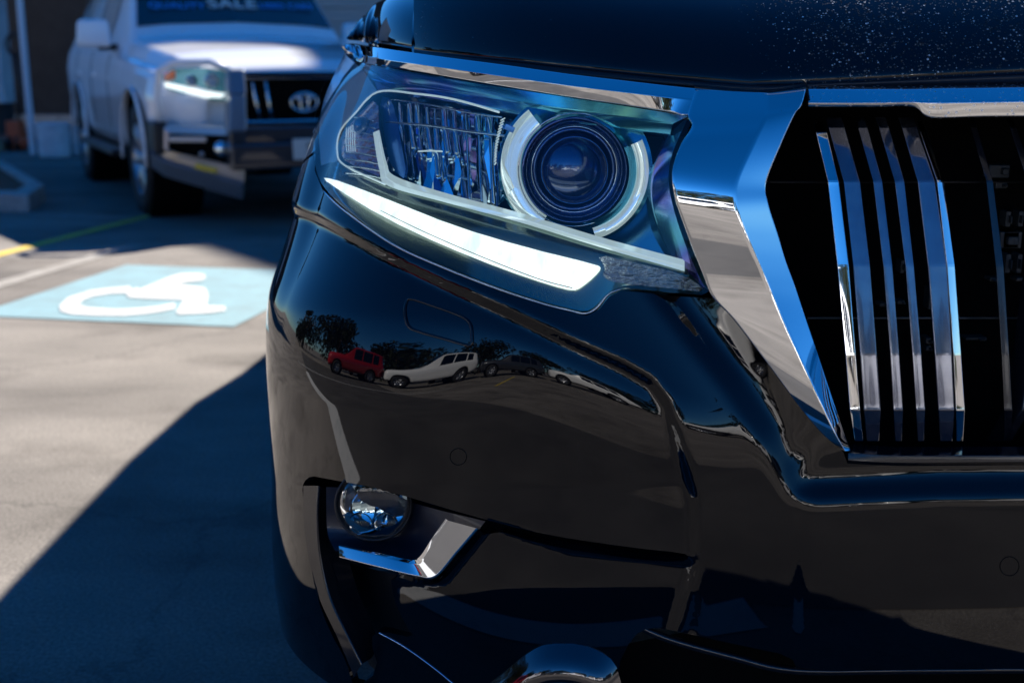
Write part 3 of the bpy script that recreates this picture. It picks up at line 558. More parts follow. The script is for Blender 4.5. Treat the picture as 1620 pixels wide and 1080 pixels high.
ribbon('glow_trim', [[(600, 206, -30), (612, 258, -30), (626, 279, -28), (700, 304, -24), (820, 336, -22), (950, 375, -20), (1083, 411, -16)], [(597, 207, -20), (608, 261, -20), (620, 287, -18), (700, 312, -12), (820, 344, -10), (950, 384, -10), (1083, 421, -10)], [(590, 210, -22), (600, 268, -22), (614, 294, -18), (700, 319, -12), (820, 351, -12), (950, 391, -12), (1083, 429, -12)]], glow_m, hp, fillet=.12)
Fi = surfY(.02)
strip('indicator_trim', [(790, 178), (720, 158), (660, 149), (598, 146), (562, 180), (539, 208), (534, 240), (546, 262), (610, 292)], 4, glow_m, hp, F=Fi)
rim_l = strip('gasket_highlight', [(512, 302), (545, 333), (620, 386), (700, 423), (790, 458), (860, 481), (900, 491), (926, 496), (944, 487), (962, 466), (982, 457)], 3, hl_chrome, hp, off=1.0)  # chrome bead stands in for the highlight along the gasket
strip('strip_seam', [(600, 332), (670, 366), (760, 405), (850, 440), (905, 455)], 2, olive, hp, off=-2.6, r=.0006)
ind = panel('indicator', [(598, 152), (566, 182), (543, 210), (538, 242), (548, 258), (616, 286), (600, 215)], amber, hp, F=surfY(.034), rim=0, grid=(.05, .006))
for i in range(9):
    y = 186 + i * 11; a = 560 - i * 1.5 if i < 3 else 545; c = 592 + i * 2.6; strip('rib', [(a, y), ((a + c) / 2, y + 3), (c, y + 6 + i * .5)], 3.2, hl_chrome, ind, F=surfY(.030))
for i in range(5): strip('rib', [(549 + i * 3.4, 203 - i * 1.5), (548 + i * 3.4, 222), (549 + i * 3.4, 240)], 1.6, glow_m, ind, F=surfY(.028))
pb = float(depth(576, 200)[0]); c0 = at(574, 200, pb + .036); mb = MB(); mb.lathe([(.0135 * math.sin(a), -.012 * math.cos(a)) for a in np.linspace(0, 1.5, 9)], c0, 'Y', 28); mb.build('bulb_lens', projlens, ind, smooth=True)
def facets(name, base, sc, amt, rough=.04):
    m = mat(name, base, rough, 1.0); N, L, b = nodes(m); vv = N.new("ShaderNodeTexVoronoi"); vv.inputs['Scale'].default_value = 1; tt = N.new("ShaderNodeTexCoord"); mp = N.new("ShaderNodeMapping"); mp.inputs['Scale'].default_value = sc; L.new(tt.outputs['Object'], mp.inputs[0]); L.new(mp.outputs[0], vv.inputs['Vector'])
    vb = N.new("ShaderNodeVectorMath"); vb.operation = 'SUBTRACT'; vb.inputs[1].default_value = (.5, .5, .3); L.new(vv.outputs['Color'], vb.inputs[0]); ge = N.new("ShaderNodeNewGeometry"); vs = N.new("ShaderNodeVectorMath"); vs.operation = 'MULTIPLY_ADD'; vs.inputs[1].default_value = amt; L.new(vb.outputs[0], vs.inputs[0]); L.new(ge.outputs['Normal'], vs.inputs[2]); nn = N.new("ShaderNodeVectorMath"); nn.operation = 'NORMALIZE'; L.new(vs.outputs[0], nn.inputs[0]); L.new(nn.outputs[0], b.inputs['Normal']); return m
hb_m = facets('ribbed_reflector', (.72, .88, .98), (110, 40, 14), (1.2, .3, .9))
hb = panel('high_beam_reflector', [(600, 150), (800, 185), (830, 200), (800, 345), (690, 318), (628, 284), (606, 210)], hb_m, hp, F=surfY(.075), rim=0, grid=(.06, .008))
blu = mat('deep_blue_partition', (0.05, 0.22, 0.60), 0.2, 0.6)
panel('partition', [(600, 152), (620, 156), (630, 200), (646, 288), (618, 266), (608, 215)], blu, hp, F=surfY(.055), rim=.004, grid=(.06, .008))
rr = random.Random(3)
for i, x in enumerate([619, 634, 650, 662, 677, 689, 704, 719, 738, 757, 776]):
    top = 160 + (x - 615) * .165; mid = 194 + (x - 615) * .12; bot = rr.choice([250, 275, 318, 235]) + (x - 640) * .12 if x < 735 else 318 + (x - 735) * .2
    strip('fin', [(x, top), (x, (top + mid) / 2), (x + 1, mid)], rr.choice([5, 9, 15]), hl_chrome, hb, F=surfY(.066)); strip('fin', [(x + 1, mid), (x + 3, (mid + bot) / 2), (x + 6, bot)], rr.choice([5, 8, 12]), hl_chrome, hb, F=surfY(.066))
strip('shelf', [(612, 194), (680, 199), (740, 208), (806, 216)], 5, hl_chrome, hb, F=surfY(.058))
strip('shelf', [(620, 158), (680, 166), (740, 178), (795, 186)], 4, hl_chrome, hb, F=surfY(.058))
strip('shelf', [(662, 240), (680, 239), (700, 240)], 3, glow_m, hb, F=surfY(.058))
mb = MB()
for i in range(16):
    t = i / 15; x = 799 - 14 * math.sin(t * 1.6); y = 187 + 70 * t; Y = float(depth(x, y)[0]) + .04; p = at(x, y, Y); q2 = at(x - 7 * (1 - .6 * t), y + 4, Y + .002); mb.tube([p, q2], .0009, 5)
mb.build('knurled_edge', glow_m, hb, smooth=True)
# projector
crescent_m = facets('glowing_crescent', (.92, .96, .97), (9, 9, 9), (.5, .2, .7), .12); crescent_m.node_tree.nodes['Principled BSDF'].inputs['Emission Color'].default_value = (.8, 1, 1, 1); crescent_m.node_tree.nodes['Principled BSDF'].inputs['Emission Strength'].default_value = .12; crescent_m.node_tree.nodes['Principled BSDF'].inputs['Metallic'].default_value = .8  # faint glow added to brighten the chrome crescents
pc = at(908, 268, float(depth(908, 268)[0]) + .045); KP = .000742
def ring(name, prof, m, a0=0, a1=360, n=72, tilt=0.0):
    mb = MB(); mb.lathe([(r * KP, h * .001) for r, h in prof], pc, 'Y', n, R(a0), R(a1))
    if tilt: mb.v = [(x, y - (x - pc[0]) * tilt, z) for x, y, z in mb.v]
    return mb
pr = ring('', [(84, -16), (82, -18), (80, -16), (74, -4), (70, 2), (66, 0), (63, -3), (60, 1), (56, 6)], None).build('projector', mat('projector_shroud', (0.06, 0.12, 0.30), 0.16, 0.85, 0.5), hp, smooth=True)
r0 = 57 * KP; mb = MB(); mb.lathe([(r0 * math.sin(a), .006 - .030 * math.cos(a) * 1.0) for a in np.linspace(0, math.pi / 2, 16)], pc, 'Y', 56); mb.build('projector_lens', projlens, pr, smooth=True)
for r1, r2, h in ((67, 69, -3), (52, 53.2, -14.6), (88, 90, -13)): ring('', [(r1, h), ((r1 + r2) / 2, h - 1.2), (r2, h)], None).build('ring', hl_chrome if r1 > 60 else blu, pr, smooth=True)
ring('', [(85, -8), (86, -15), (99, -17), (101, -15), (103, -17), (116, -14), (118, -6)], None, 128, 240, 40, .45).build('crescent_trim', crescent_m, pr, smooth='angle')
ring('', [(96, -8), (97, -16), (105, -18), (113, -15), (115, -6)], None, -72, 26, 40, .3).build('crescent_trim', crescent_m, pr, smooth='angle')
ring('', [(122, 10), (105, 4), (92, 0), (84, -12)], None, tilt=.4).build('projector_plate', mat('blue_plate', (0.06, 0.30, 0.42), 0.16, 0.85, 0.5), pr, smooth=True)
for (x, y, w_, h_) in [(806, 203, 16, 9), (1003, 222, 26, 7)]:
    p = at(x, y, pc[1] - .012); mb = MB(); mb.box(p, (w_ * KP, .006, h_ * KP), Matrix.Rotation(R(-25 if x < 900 else -8), 3, 'Y').inverted()); mb.build('clip', blu if x < 900 else hl_chrome, pr, bevel=.0006)

# ------------------------------------------------------------------ bumper details
strip('washer_cover', [(652, 473), (643, 478), (641, 495), (647, 516), (665, 525), (700, 535), (735, 545), (746, 545), (747, 530), (744, 512), (730, 500), (690, 485)], 3.2, paint, bumper, off=.5, closed=True, F=Fb, r=.0018)
for (x, y, r) in ((725, 722, 13), (1597, 895, 15)):
    strip('parking_sensor', [(x + r * math.cos(a), y + r * math.sin(a)) for a in np.linspace(0, 2 * math.pi, 16, endpoint=False)], 2, gap, bumper, off=.1, closed=True, F=Fb, n=3, r=.0006)
strip('panel_seam', [(446, 281), (462, 268), (480, 256), (502, 239)], 5, gap, bumper, off=-.5, F=Fb, r=.0016)
ins = panel('intake_liner', [(462, 735), (620, 735), (1110, 850), (1110, 900), (780, 900), (700, 960), (680, 1130), (560, 1130), (470, 900)], black_pl, bumper, off=-.085, rim=0, grid=(.06, .009))
ribbon('fog_bezel', [[(480, 768, -5), (480, 815, -5), (488, 880, -5), (505, 945, -5), (535, 1010, -5), (560, 1070, -5)], [(505, 768, -9), (503, 815, -9), (507, 880, -9), (522, 945, -9), (550, 1005, -9), (572, 1050, -9)], [(518, 775, -40), (512, 820, -40), (520, 880, -40), (540, 945, -40), (566, 1000, -40), (588, 1040, -40)], [(530, 780, -80), (530, 820, -80), (550, 880, -80), (570, 945, -80), (590, 990, -80), (600, 1020, -80)]], slat_dk, bumper, fillet=.15)
fogm = mat('fog_recess', (0.012, 0.016, 0.03), 0.4, 0.0, 0.3)
ribbon('fog_pocket', [[(516, 770, -16), (518, 840, -16), (530, 870, -16)], [(600, 772, -90), (600, 850, -85), (604, 884, -20)], [(668, 800, -90), (668, 850, -85), (655, 890, -20)], [(768, 824, -14), (720, 880, -14), (668, 908, -14)]], fogm, bumper, fillet=.25)
trimf = ribbon('fog_lamp_trim', [[(536, 860, -22), (600, 874, -22), (648, 885, -20), (664, 880, -12), (684, 850, -10), (705, 820, -8)], [(536, 863, -16), (600, 878, -16), (650, 891, -14), (668, 884, -7), (688, 854, -6), (709, 823, -5)], [(537, 881, -6), (600, 897, -6), (660, 911, -5), (690, 912, -5), (724, 874, -4), (757, 836, -3)], [(538, 885, -22), (600, 902, -22), (660, 916, -22), (693, 916, -22), (728, 878, -20), (761, 840, -20)]], chrome, bumper, fillet=.1)
fc = at(592, 794, float(depth(592, 794)[0]) + .056); KF = .00083
fog = MB(); fog.lathe([(60 * KF, -.004), (61 * KF, -.010), (58 * KF, -.012), (57 * KF, -.004)], fc, 'Y', 48); fog = fog.build('fog_lamp', black_pl, bumper, smooth=True)
facet = mat('faceted_reflector', (0.75, 0.8, 0.85), 0.04, 1.0); N, L, b = nodes(facet); vv = N.new("ShaderNodeTexVoronoi"); vv.inputs['Scale'].default_value = 75; tt = N.new("ShaderNodeTexCoord"); mp = N.new("ShaderNodeMapping"); mp.inputs['Scale'].default_value = (1.6, 1, .55); L.new(tt.outputs['Object'], mp.inputs[0]); L.new(mp.outputs[0], vv.inputs['Vector'])
vb = N.new("ShaderNodeVectorMath"); vb.operation = 'SUBTRACT'; vb.inputs[1].default_value = (.5, .5, .5); L.new(vv.outputs['Color'], vb.inputs[0]); ge = N.new("ShaderNodeNewGeometry"); vs = N.new("ShaderNodeVectorMath"); vs.operation = 'MULTIPLY_ADD'; vs.inputs[1].default_value = (.9, .3, .9); L.new(vb.outputs[0], vs.inputs[0]); L.new(ge.outputs['Normal'], vs.inputs[2]); nn = N.new("ShaderNodeVectorMath"); nn.operation = 'NORMALIZE'; L.new(vs.outputs[0], nn.inputs[0]); L.new(nn.outputs[0], b.inputs['Normal'])
mb = MB(); mb.lathe([(57 * KF * math.sin(a), .034 * math.cos(a) - .004) for a in np.linspace(math.pi / 2, .05, 14)], fc, 'Y', 40); mb.build('reflector', facets('fog_facets', (.85, .9, .95), (70, 30, 30), (1.3, .2, 1.5)), fog, smooth=True)
mb = MB(); mb.lathe([(57 * KF * math.sin(a), -.004 - .016 * math.cos(a)) for a in np.linspace(0, math.pi / 2, 12)], fc, 'Y', 40); mb.build('lens', lens_m, fog, smooth=True)
for dx in (-22, 18):
    p = fc + np.array([dx * KF, -.006, -34 * KF]); mb = MB(); mb.lathe([(20 * KF * math.sin(a), -.008 * math.cos(a)) for a in np.linspace(0, math.pi / 2, 8)], p, 'Y', 24); mb.build('bulb_lens', lens_m, fog, smooth=True)
strip('lip_highlight', [(600, 1000), (640, 1022), (690, 1058), (740, 1100)], 5, hl_chrome, bumper, off=.5, F=Fb, r=.0012)  # chrome bead imitates the sky highlight along the lower lip
panel('lower_intake', [(960, 985), (1720, 985), (1720, 1140), (960, 1140)], void, bumper, off=-.06, rim=0, grid=(.08, .012))
strip('intake_blade', [(1008, 1000), (1060, 1022), (1160, 1050), (1260, 1072), (1440, 1072), (1700, 1070)], 5, slat_dk, bumper, off=-18, r=.005)
im_s = relief([([(p[0], p[1] + 8) for p in SKID], 42, 20)])
steel = mat('polished_skid', (0.13, 0.13, 0.14), 0.06, 1.0)
skid = panel('skid_plate', [(p[0], p[1] + 1) for p in SKID], steel, bumper, im_s, off=-.026, rim=.004, grid=(.03, .004))

# the far half of the nose: every piece mirrored about the car's centre plane
def mirror(o, parent):
    c = o.copy(); COL.objects.link(c); c.parent = parent
    for ch in children(o): mirror(ch, c)
    return c
bpy.context.view_layer.update()
for o in list(children(car)):
    if o is grille: continue
    c = mirror(o, car); c.scale = (-1, 1, 1); c.location = (1.2, 0, 0); c.matrix_parent_inverse = Matrix.Translation(-Vector(car.location))
for o in list(children(grille)):
    c = o.copy(); COL.objects.link(c); c.parent = grille; c.scale = (-1, 1, 1); c.location = (1.2, 0, 0)
c = prism('grille_backing', [(1690, 152), (2300, 152), (2300, 745), (1690, 745)], 1.471, 1.50, void, grille, bevel=0)

# ------------------------------------------------------------------ a generic off-road wagon shell: stations along its length (front axle at y = 0, nose towards -y)
ST = [  # y, z centre-top, z edge, half-width of edge, half-width of belt, z belt, z sill
 (-.86, .92, .90, .50, .62, .80, .50), (-.82, 1.0, .97, .60, .76, .86, .44), (-.70, 1.06, 1.02, .68, .86, .88, .42), (-.45, 1.12, 1.07, .74, .91, .92, .42), (0, 1.18, 1.12, .78, .935, .96, .42), (.45, 1.22, 1.16, .79, .935, .99, .42), (.62, 1.235, 1.18, .78, .935, 1.01, .42),
 (.90, 1.47, 1.42, .72, .935, 1.03, .42), (1.22, 1.77, 1.71, .655, .935, 1.05, .42), (1.45, 1.85, 1.79, .64, .935, 1.06, .42), (2.0, 1.87, 1.81, .645, .935, 1.07, .42), (2.8, 1.87, 1.81, .645, .935, 1.09, .42), (3.4, 1.83, 1.77, .635, .93, 1.10, .45), (3.58, 1.76, 1.70, .62, .92, 1.10, .50), (3.74, 1.30, 1.25, .68, .89, 1.08, .55), (3.80, 1.0, .97, .70, .86, .90, .60)]
def wagon_fn(st):
    ys = [s[0] for s in st]; A = np.array([s[1:] for s in st])
    def F(y, t):
        zc, ze, xe, xb, zb, zs = [np.interp(y, ys, A[:, k]) for k in range(6)]
        P = [(xb * .93, zs), (xb * .985, zs + .10), (xb * .995, zs + .5 * (zb - zs)), (xb, zs + .8 * (zb - zs)), (xb * .975, zb), (xb * .95, min(zb + .05, ze)), (xe * .5 + xb * .475, max(zb * .5 + ze * .5, zb)), (xe + .02, ze - .02), (xe - .02, ze + .012), (xe * .7, ze + .65 * (zc - ze)), (0, zc)]
        i = min(int(t), 9); f = t - i; a, b_ = P[i], P[i + 1]; return (a[0] + (b_[0] - a[0]) * f, y, a[1] + (b_[1] - a[1]) * f)
    return F
def shell(F, y0, y1, ny, t0, t1, nt_, off=0.0, both=True):
    mb = MB()
    ys = np.linspace(y0, y1, ny); ts = np.linspace(t0, t1, nt_); 
    for sgn in ((-1, 1) if both else (-1,)):
        V = []
        for y in ys:
            for t in ts:
                x, yy, z = F(y, t)
                if off:
                    e = .02; a = Vector(F(y + e, t)) - Vector(F(y - e, t)); c = Vector(F(y, min(10, t + .1))) - Vector(F(y, max(0, t - .1))); n = a.cross(c); n = n.normalized() if n.length > 1e-9 else Vector((0, 0, 1))
                    if n.x * x + n.z * .3 + (n.y * -.1) < 0: n = -n
                    x, yy, z = x + n.x * off, yy + n.y * off, z + n.z * off
                V.append((sgn * x, yy, z))
        n_ = len(ts); f = [(i * n_ + j, i * n_ + j + 1, (i + 1) * n_ + j + 1, (i + 1) * n_ + j) for i in range(len(ys) - 1) for j in range(n_ - 1)]
        if sgn > 0: f = [q[::-1] for q in f]
        mb.add(V, f)
    return mb
def clean(o, dist=.0005):
    bm = bmesh.new(); bm.from_mesh(o.data); bmesh.ops.remove_doubles(bm, verts=bm.verts, dist=dist); bmesh.ops.recalc_face_normals(bm, faces=bm.faces); bm.to_mesh(o.data); bm.free(); return o
def wheel_at(parent, x, y, r=.385, side=-1, wdt=.25, steer=0.0, spokes=6, local=None):
    mb = MB(); h = wdt / 2
    mb.lathe([(r * .64, -h * .9), (r * .80, -h), (r * .93, -h * .95), (r * .985, -h * .75), (r, -h * .4), (r, h * .4), (r * .985, h * .75), (r * .93, h * .95), (r * .80, h), (r * .64, h * .9)], (0, 0, 0), 'X', 48)
    ty = mb.build('wheel', tyre_m, parent, smooth=True); ty.location = (x, y, r); ty.rotation_euler = (0, 0, steer)
    mb = MB(); fx = side * h * .75
    mb.lathe([(r * .66, side * h * .9), (r * .63, fx), (r * .56, side * h * .1), (r * .2, side * h * .1)], (0, 0, 0), 'X', 40)
    for k in range(spokes):
        a = 2 * math.pi * k / spokes
        for da in (-.16, .16):
            p = [Vector((fx * .7, math.cos(a) * r * .15, math.sin(a) * r * .15)), Vector((fx * .95, math.cos(a + da) * r * .62, math.sin(a + da) * r * .62))]; mb.tube(p, [.03, .022], 6)
    mb.lathe([(0, fx), (r * .13, fx), (r * .17, fx * .7)], (0, 0, 0), 'X', 20)
    mb.build('rim', alloy, ty, smooth='angle'); return ty
def cutaway(o, centres, r):
    """Wheel arches: cut circles out of the shell sides."""
    bm = bmesh.new(); bm.from_mesh(o.data)
    rm = [f for f in bm.faces if any((f.calc_center_median().y - cy) ** 2 + (f.calc_center_median().z - .40) ** 2 < r * r for cy in centres) and abs(f.calc_center_median().x) > .55 and f.calc_center_median().z < .95]
    bmesh.ops.delete(bm, geom=rm, context='FACES'); bd = {v for e in bm.edges if e.is_boundary for v in e.verts}
    for v in bd:                                   # pull the ragged edge onto the circle
        for cy in centres:
            d = math.hypot(v.co.y - cy, v.co.z - .40)
            if abs(d - r) < .07 and v.co.z > .44 and abs(v.co.x) > .5: v.co.y = cy + (v.co.y - cy) * r / d; v.co.z = .40 + (v.co.z - .40) * r / d
    bm.to_mesh(o.data); bm.free()
def wagon(root, pm, ystart=-.86, detail=True, fn=None, axles=(0, 2.79), wx=.80):
    F = fn or wagon_fn(ST)
    body = shell(F, ystart, 3.57 if axles and ystart > 0 else 3.80, 150 if detail else 60, 0, 10, 41 if detail else 21).build('body', pm, root); clean(body); body.data.polygons.foreach_set('use_smooth', [True] * len(body.data.polygons))
    cutaway(body, [a for a in axles if a > ystart - .3], .46)
    md = body.modifiers.new("solid", 'SOLIDIFY'); md.thickness = .02; md.offset = -1
    md = body.modifiers.new("wn", 'WEIGHTED_NORMAL')
    shell(F, .72, 1.24, 12, 7.95, 10, 12, .008).build('windscreen', glass_m, root, smooth=True)
    for a, c in ((1.30, 1.95), (2.02, 2.75), (2.84, 3.28)):
        for sg in (-1, 1):
            m_ = shell(F, a, c, 12, 5.15, 6.85, 10, .006, both=False)
            m_.v = [(v[0] if sg < 0 else -v[0], v[1], v[2]) for v in m_.v]; m_.build('side_window', glass_m, root, smooth=True)
    ub = MB(); ub.box((0, 1.45, .52), (1.5, 4.4 if ystart < 0 else 3.2, .3)); 
    for cy in axles:
        for sg in (-1, 1): ub.lathe([(.47, .0), (.47, .34 * -sg), (.1, .34 * -sg)], (sg * .9, cy, .42), 'X', 24)
    ub.build('underbody', void, root)
    for cy in axles:
        for sg in (-1, 1): wheel_at(root, sg * wx, cy, side=sg)
    return F

# rest of the foreground car: cabin and flanks behind the modelled nose
def keepw(o, loc): o.parent = car; o.matrix_parent_inverse = Matrix.Translation(-Vector(car.location)); o.location = loc
tmp = empty('tmp', (0, 0, 0)); NEAR_AX = 2.26
st2 = [(s[0], s[1] - (.07 if s[0] < .63 else 0), s[2] - (.07 if s[0] < .63 else 0), s[3], (s[4] + .045) * (1 if s[0] < 3.3 else .95), s[5], s[6]) for s in ST]
st2 = [((s[0] if s[0] < 3.3 else {3.4: 3.32, 3.58: 3.46, 3.74: 3.53, 3.80: 3.57}[s[0]]),) + tuple(s[1:]) for s in st2]
wagon(tmp, paint, ystart=.30, fn=wagon_fn(st2), wx=.86)
for o in list(children(tmp)):
    o.parent = car; o.location = Vector((0, NEAR_AX - car.location.y, 0)) + o.location
bpy.data.objects.remove(tmp)
mb = MB()
mb.box((.05, NEAR_AX - car.location.y - .05, .72), (1.5, .6, .42)); mb.build('engine_bay', void, car)
mb = MB(); mb.box((.05, 1.62 - car.location.y, .985), (1.15, .30, .05)); mb.build('slat_sun_block', void, car)  # unseen box added to block sun from reaching the slats
mb = MB(); mb.box((0, 1.95 - car.location.y, 1.0), (1.1, .5, .03)); mb.build('engine_cover', void, car)

# ------------------------------------------------------------------ white SUV with the steel bar
PHI = math.asin(.443); WX, WY = -1.76, 8.83
suv = tag(empty('white_suv', (WX, WY, 0), PHI), 'white four wheel drive parked in the shade with steel bull bar and lit headlights', 'car')
Fw = wagon(suv, white_p)
def fpt(x, z, d=0.0): return Vector((x, -.86 + .10 * (abs(x) / .75) ** 2.2 - d, z))
def fpatch(name, pts, m, d0, parent=suv, thick=.03):   # traced flat patch on the curved nose, with thickness
    k = len(pts); a = [fpt(x, z, d0) for x, z in pts]; c = [p + Vector((0, thick, 0)) for p in a]; mb = MB(); mb.add(a + c, [tuple(range(k)), tuple(range(2 * k - 1, k - 1, -1))] + [(i, (i + 1) % k, k + (i + 1) % k, k + i) for i in range(k)]); o = mb.build(name, m, parent); clean(o, 1e-6); return o
nose = MB(); 
for sg in (-1, 1):
    V = [fpt(sg * x, z, .004 * (z < .5)) for z in (.42, .55, .70, .84, .93) for x in np.linspace(0, .82, 12)]; n_ = 12
    nose.add(V, [(i * n_ + j, i * n_ + j + 1, (i + 1) * n_ + j + 1, (i + 1) * n_ + j) for i in range(4) for j in range(n_ - 1)])
nz = nose.build('front_panel', white_p, suv, smooth=True, solid=.02); clean(nz)
gw = fpatch('grille', [(-.40, .93), (-.45, .86), (-.33, .62), (.33, .62), (.45, .86), (.40, .93)], void, .045)
for x in (-.31, -.23, .23, .31):
    m_ = MB(); m_.tube([fpt(x * 1.05, .91, .05), fpt(x, .78, .062), fpt(x * .9, .65, .052)], .011, 8); m_.build('slat', chrome, gw, smooth=True)
m_ = MB(); m_.box(fpt(0, .955, .03), (.86, .03, .045)); m_.build('chrome_strip', chrome, gw, bevel=.008)
em = MB()
for rx, rz, ox, oz in ((.088, .06, 0, .78), (.028, .06, 0, .78), (.05, .022, 0, .81)):
    pts = [fpt(ox + rx * math.cos(a), oz + rz * math.sin(a), .075) for a in np.linspace(0, 2 * math.pi, 33)]; em.tube(pts, .008, 8, False)
em.build('emblem', chrome, gw, smooth=True)
for sg in (-1, 1):
    hd = fpatch('headlight', [(sg * .43, .97), (sg * .60, 1.0), (sg * .80, .995), (sg * .86, .95), (sg * .84, .87), (sg * .62, .80), (sg * .47, .79)], hl_dark, .055)
    fpatch('daytime_strip', [(sg * .52, .815), (sg * .62, .818), (sg * .85, .885), (sg * .85, .91), (sg * .62, .858), (sg * .50, .84)], drl, .075, hd)
    fpatch('indicator', [(sg * .79, .985), (sg * .85, .96), (sg * .85, .915), (sg * .79, .93)], orange_l, .07, hd)
    for x, r in ((.70, .035), (.58, .045)):
        m_ = MB(); m_.lathe([(r, .0), (r * .9, -.02), (r * .5, .01), (0, -.01)], fpt(sg * x, .92, .075), 'Y', 20); m_.build('reflector', hl_chrome, hd, smooth=True)
    m_ = MB(); m_.tube([fpt(sg * .47, .93, .075), fpt(sg * .455, .87, .075), fpt(sg * .47, .82, .075)], [.012, .02, .012], 8); m_.build('side_reflector', drl if sg < 0 else hl_chrome, hd, smooth=True)
# steel bar
bb = MB(); bb.box((0, -1.06, .46), (1.1, .26, .16)); bb.box((0, -1.02, .58), (.9, .18, .12)); bull = bb.build('bull_bar', dark_p, suv, bevel=.015)
up = lambda sg: [(sg * .50, -1.10, .42), (sg * .50, -1.14, .62), (sg * .48, -1.10, .84), (sg * .46, -1.02, .99)]
for sg in (-1, 1):
    m_ = MB()
    for si, (p, q) in enumerate(zip(up(sg)[:-1], up(sg)[1:])):
        if si == 1: lowm = m_; lowm.build('lower_upright', dark_p, bull, bevel=.012); m_ = MB()
        else: pass
        if True: pass
        p, q = Vector(p), Vector(q); V = [p + Vector((dx, dy, 0)) for dx in (-.055, .055) for dy in (-.04, .09)] + [q + Vector((dx, dy, 0)) for dx in (-.05, .05) for dy in (-.04, .09)]; m_.add(V, [(0, 2, 3, 1), (4, 5, 7, 6), (0, 4, 6, 2), (1, 3, 7, 5), (0, 1, 5, 4), (2, 6, 7, 3)])
    m_.build('upright', bar_grey, bull, bevel=.012)
    hoop = MB(); hoop.tube([(sg * .47, -1.0, .98), (sg * .60, -.96, 1.035), (sg * .80, -.87, 1.03), (sg * .885, -.80, .98), (sg * .90, -.76, .80), (sg * .89, -.78, .66)], .024, 12); hoop.build('hoop', white_p, bull, smooth=True)
    # wing with a silver frame round a dark lamp bay
    o_ = [(.46, -1.10, .64), (.92, -.82, .655), (.95, -.80, .50), (.88, -.84, .44), (.46, -1.12, .30)]; i_ = [(.50, -1.09, .585), (.86, -.875, .60), (.87, -.87, .50), (.80, -.91, .475), (.50, -1.11, .40)]
    O = [Vector((sg * x, y, z)) for x, y, z in o_]; I_ = [Vector((sg * x, y, z)) for x, y, z in i_]; m_ = MB(); V = O + I_ + [p + Vector((0, .09, 0)) for p in O] + [p + Vector((0, .09, 0)) for p in I_]; f = []
    for i in range(5): j = (i + 1) % 5; f += [(i, j, 5 + j, 5 + i), (10 + i, 15 + i, 15 + j, 10 + j), (i, 10 + i, 10 + j, j), (5 + i, 5 + j, 15 + j, 15 + i)]
    m_.add(V, f); wg = m_.build('wing', bar_tan, bull); clean(wg, 1e-6); wg.modifiers.new("b", 'BEVEL').width = .008
    m_ = MB(); m_.add([p + Vector((0, .05, 0)) for p in I_], [tuple(range(5))]); m_.build('lamp_bay', void, bull, solid=.02)
    m_ = MB(); m_.add([p + Vector((0, .02, 0)) for p in O[2:]] + [p + Vector((sg * -.02, .12, -.10)) for p in O[2:]], [(0, 1, 4, 3), (1, 2, 5, 4)]); m_.build('lower_skirt', bar_grey, bull, solid=.03)
    m_ = MB(); m_.box((sg * .76, -.94, .565), (.24, .03, .035), Matrix.Rotation(sg * R(31), 3, 'Z')); m_.build('clear_lamp', silver_p, bull, bevel=.006)
    m_ = MB(); m_.lathe([(.05, .02), (.05, -.02), (.035, -.03), (0, -.035)], (sg * .575, -1.045, .51), 'Y', 20); m_.build('fog_lamp', hl_chrome, bull, smooth=True)
    m_ = MB(); m_.lathe([(.014, .02), (.014, -.02), (0, -.022)], (sg * .69, -.99, .475), 'Y', 12); m_.build('sensor', silver_p, bull, smooth=True)
    m_ = MB(); m_.box((sg * .935, -.79, .56), (.02, .06, .14)); m_.build('side_lamp', orange_l, bull, bevel=.005)
    m_ = MB(); m_.box((sg * .90, -.72, .57), (.1, .26, .2)); m_.build('end_cap', black_pl, bull, bevel=.02)
m_ = MB(); m_.box((-.67, -.998, .385), (.14, .012, .03), Matrix.Rotation(R(-31), 3, 'Z') @ Matrix.Rotation(R(13), 3, 'Y')); m_.build('yellow_sticker', yellow_tag, bull)
m_ = MB(); m_.box((0, -1.0, .645), (.86, .06, .06)); m_.build('chrome_bar', chrome, bull, bevel=.012)
m_ = MB(); m_.box((.02, -1.20, .50), (.37, .012, .13)); pl = m_.build('number_plate', plate_m, bull, bevel=.004)
def text(name, body, size, m, parent, loc, rot, ext=.002, align='CENTER', sc=(1, 1, 1)):
    c = bpy.data.curves.new(name, 'FONT'); c.body = body; c.size = size; c.extrude = ext; c.align_x = align; c.align_y = 'CENTER'
    o = bpy.data.objects.new(name, c); COL.objects.link(o); dg = bpy.context.evaluated_depsgraph_get(); me = bpy.data.meshes.new_from_object(o.evaluated_get(dg)); bpy.data.objects.remove(o)
    me.materials.clear(); me.materials.append(m); o = bpy.data.objects.new(name, me); COL.objects.link(o); o.parent = parent; o.location = loc; o.rotation_euler = rot; o.scale = sc; return o
text('plate_number', 'S04B', .10, text_dk, pl, (.02, -1.208, .50), (R(90), 0, 0))
# windscreen lettering
wr = (math.atan2(1.77 - 1.19, 1.22 - .62), 0, 0)
def wpos(y): z = np.interp(y, [.62, .90, 1.22], [1.19, 1.47, 1.77]); return y - .025, z + .022
y_, z_ = wpos(.85); text('windscreen_lettering', 'QUALITY', .085, blue_txt, suv, (-.42, y_ + .02, z_), wr, sc=(1.2, 1, 1))
y_, z_ = wpos(.86); text('windscreen_lettering', 'USED CARS', .075, blue_txt, suv, (.42, y_ + .02, z_), wr, sc=(1.1, 1, 1))
y_, z_ = wpos(.86); text('windscreen_lettering', 'SALE', .14, white_txt, suv, (0, y_ + .02, z_ + .01), wr, sc=(1.3, 1, 1))
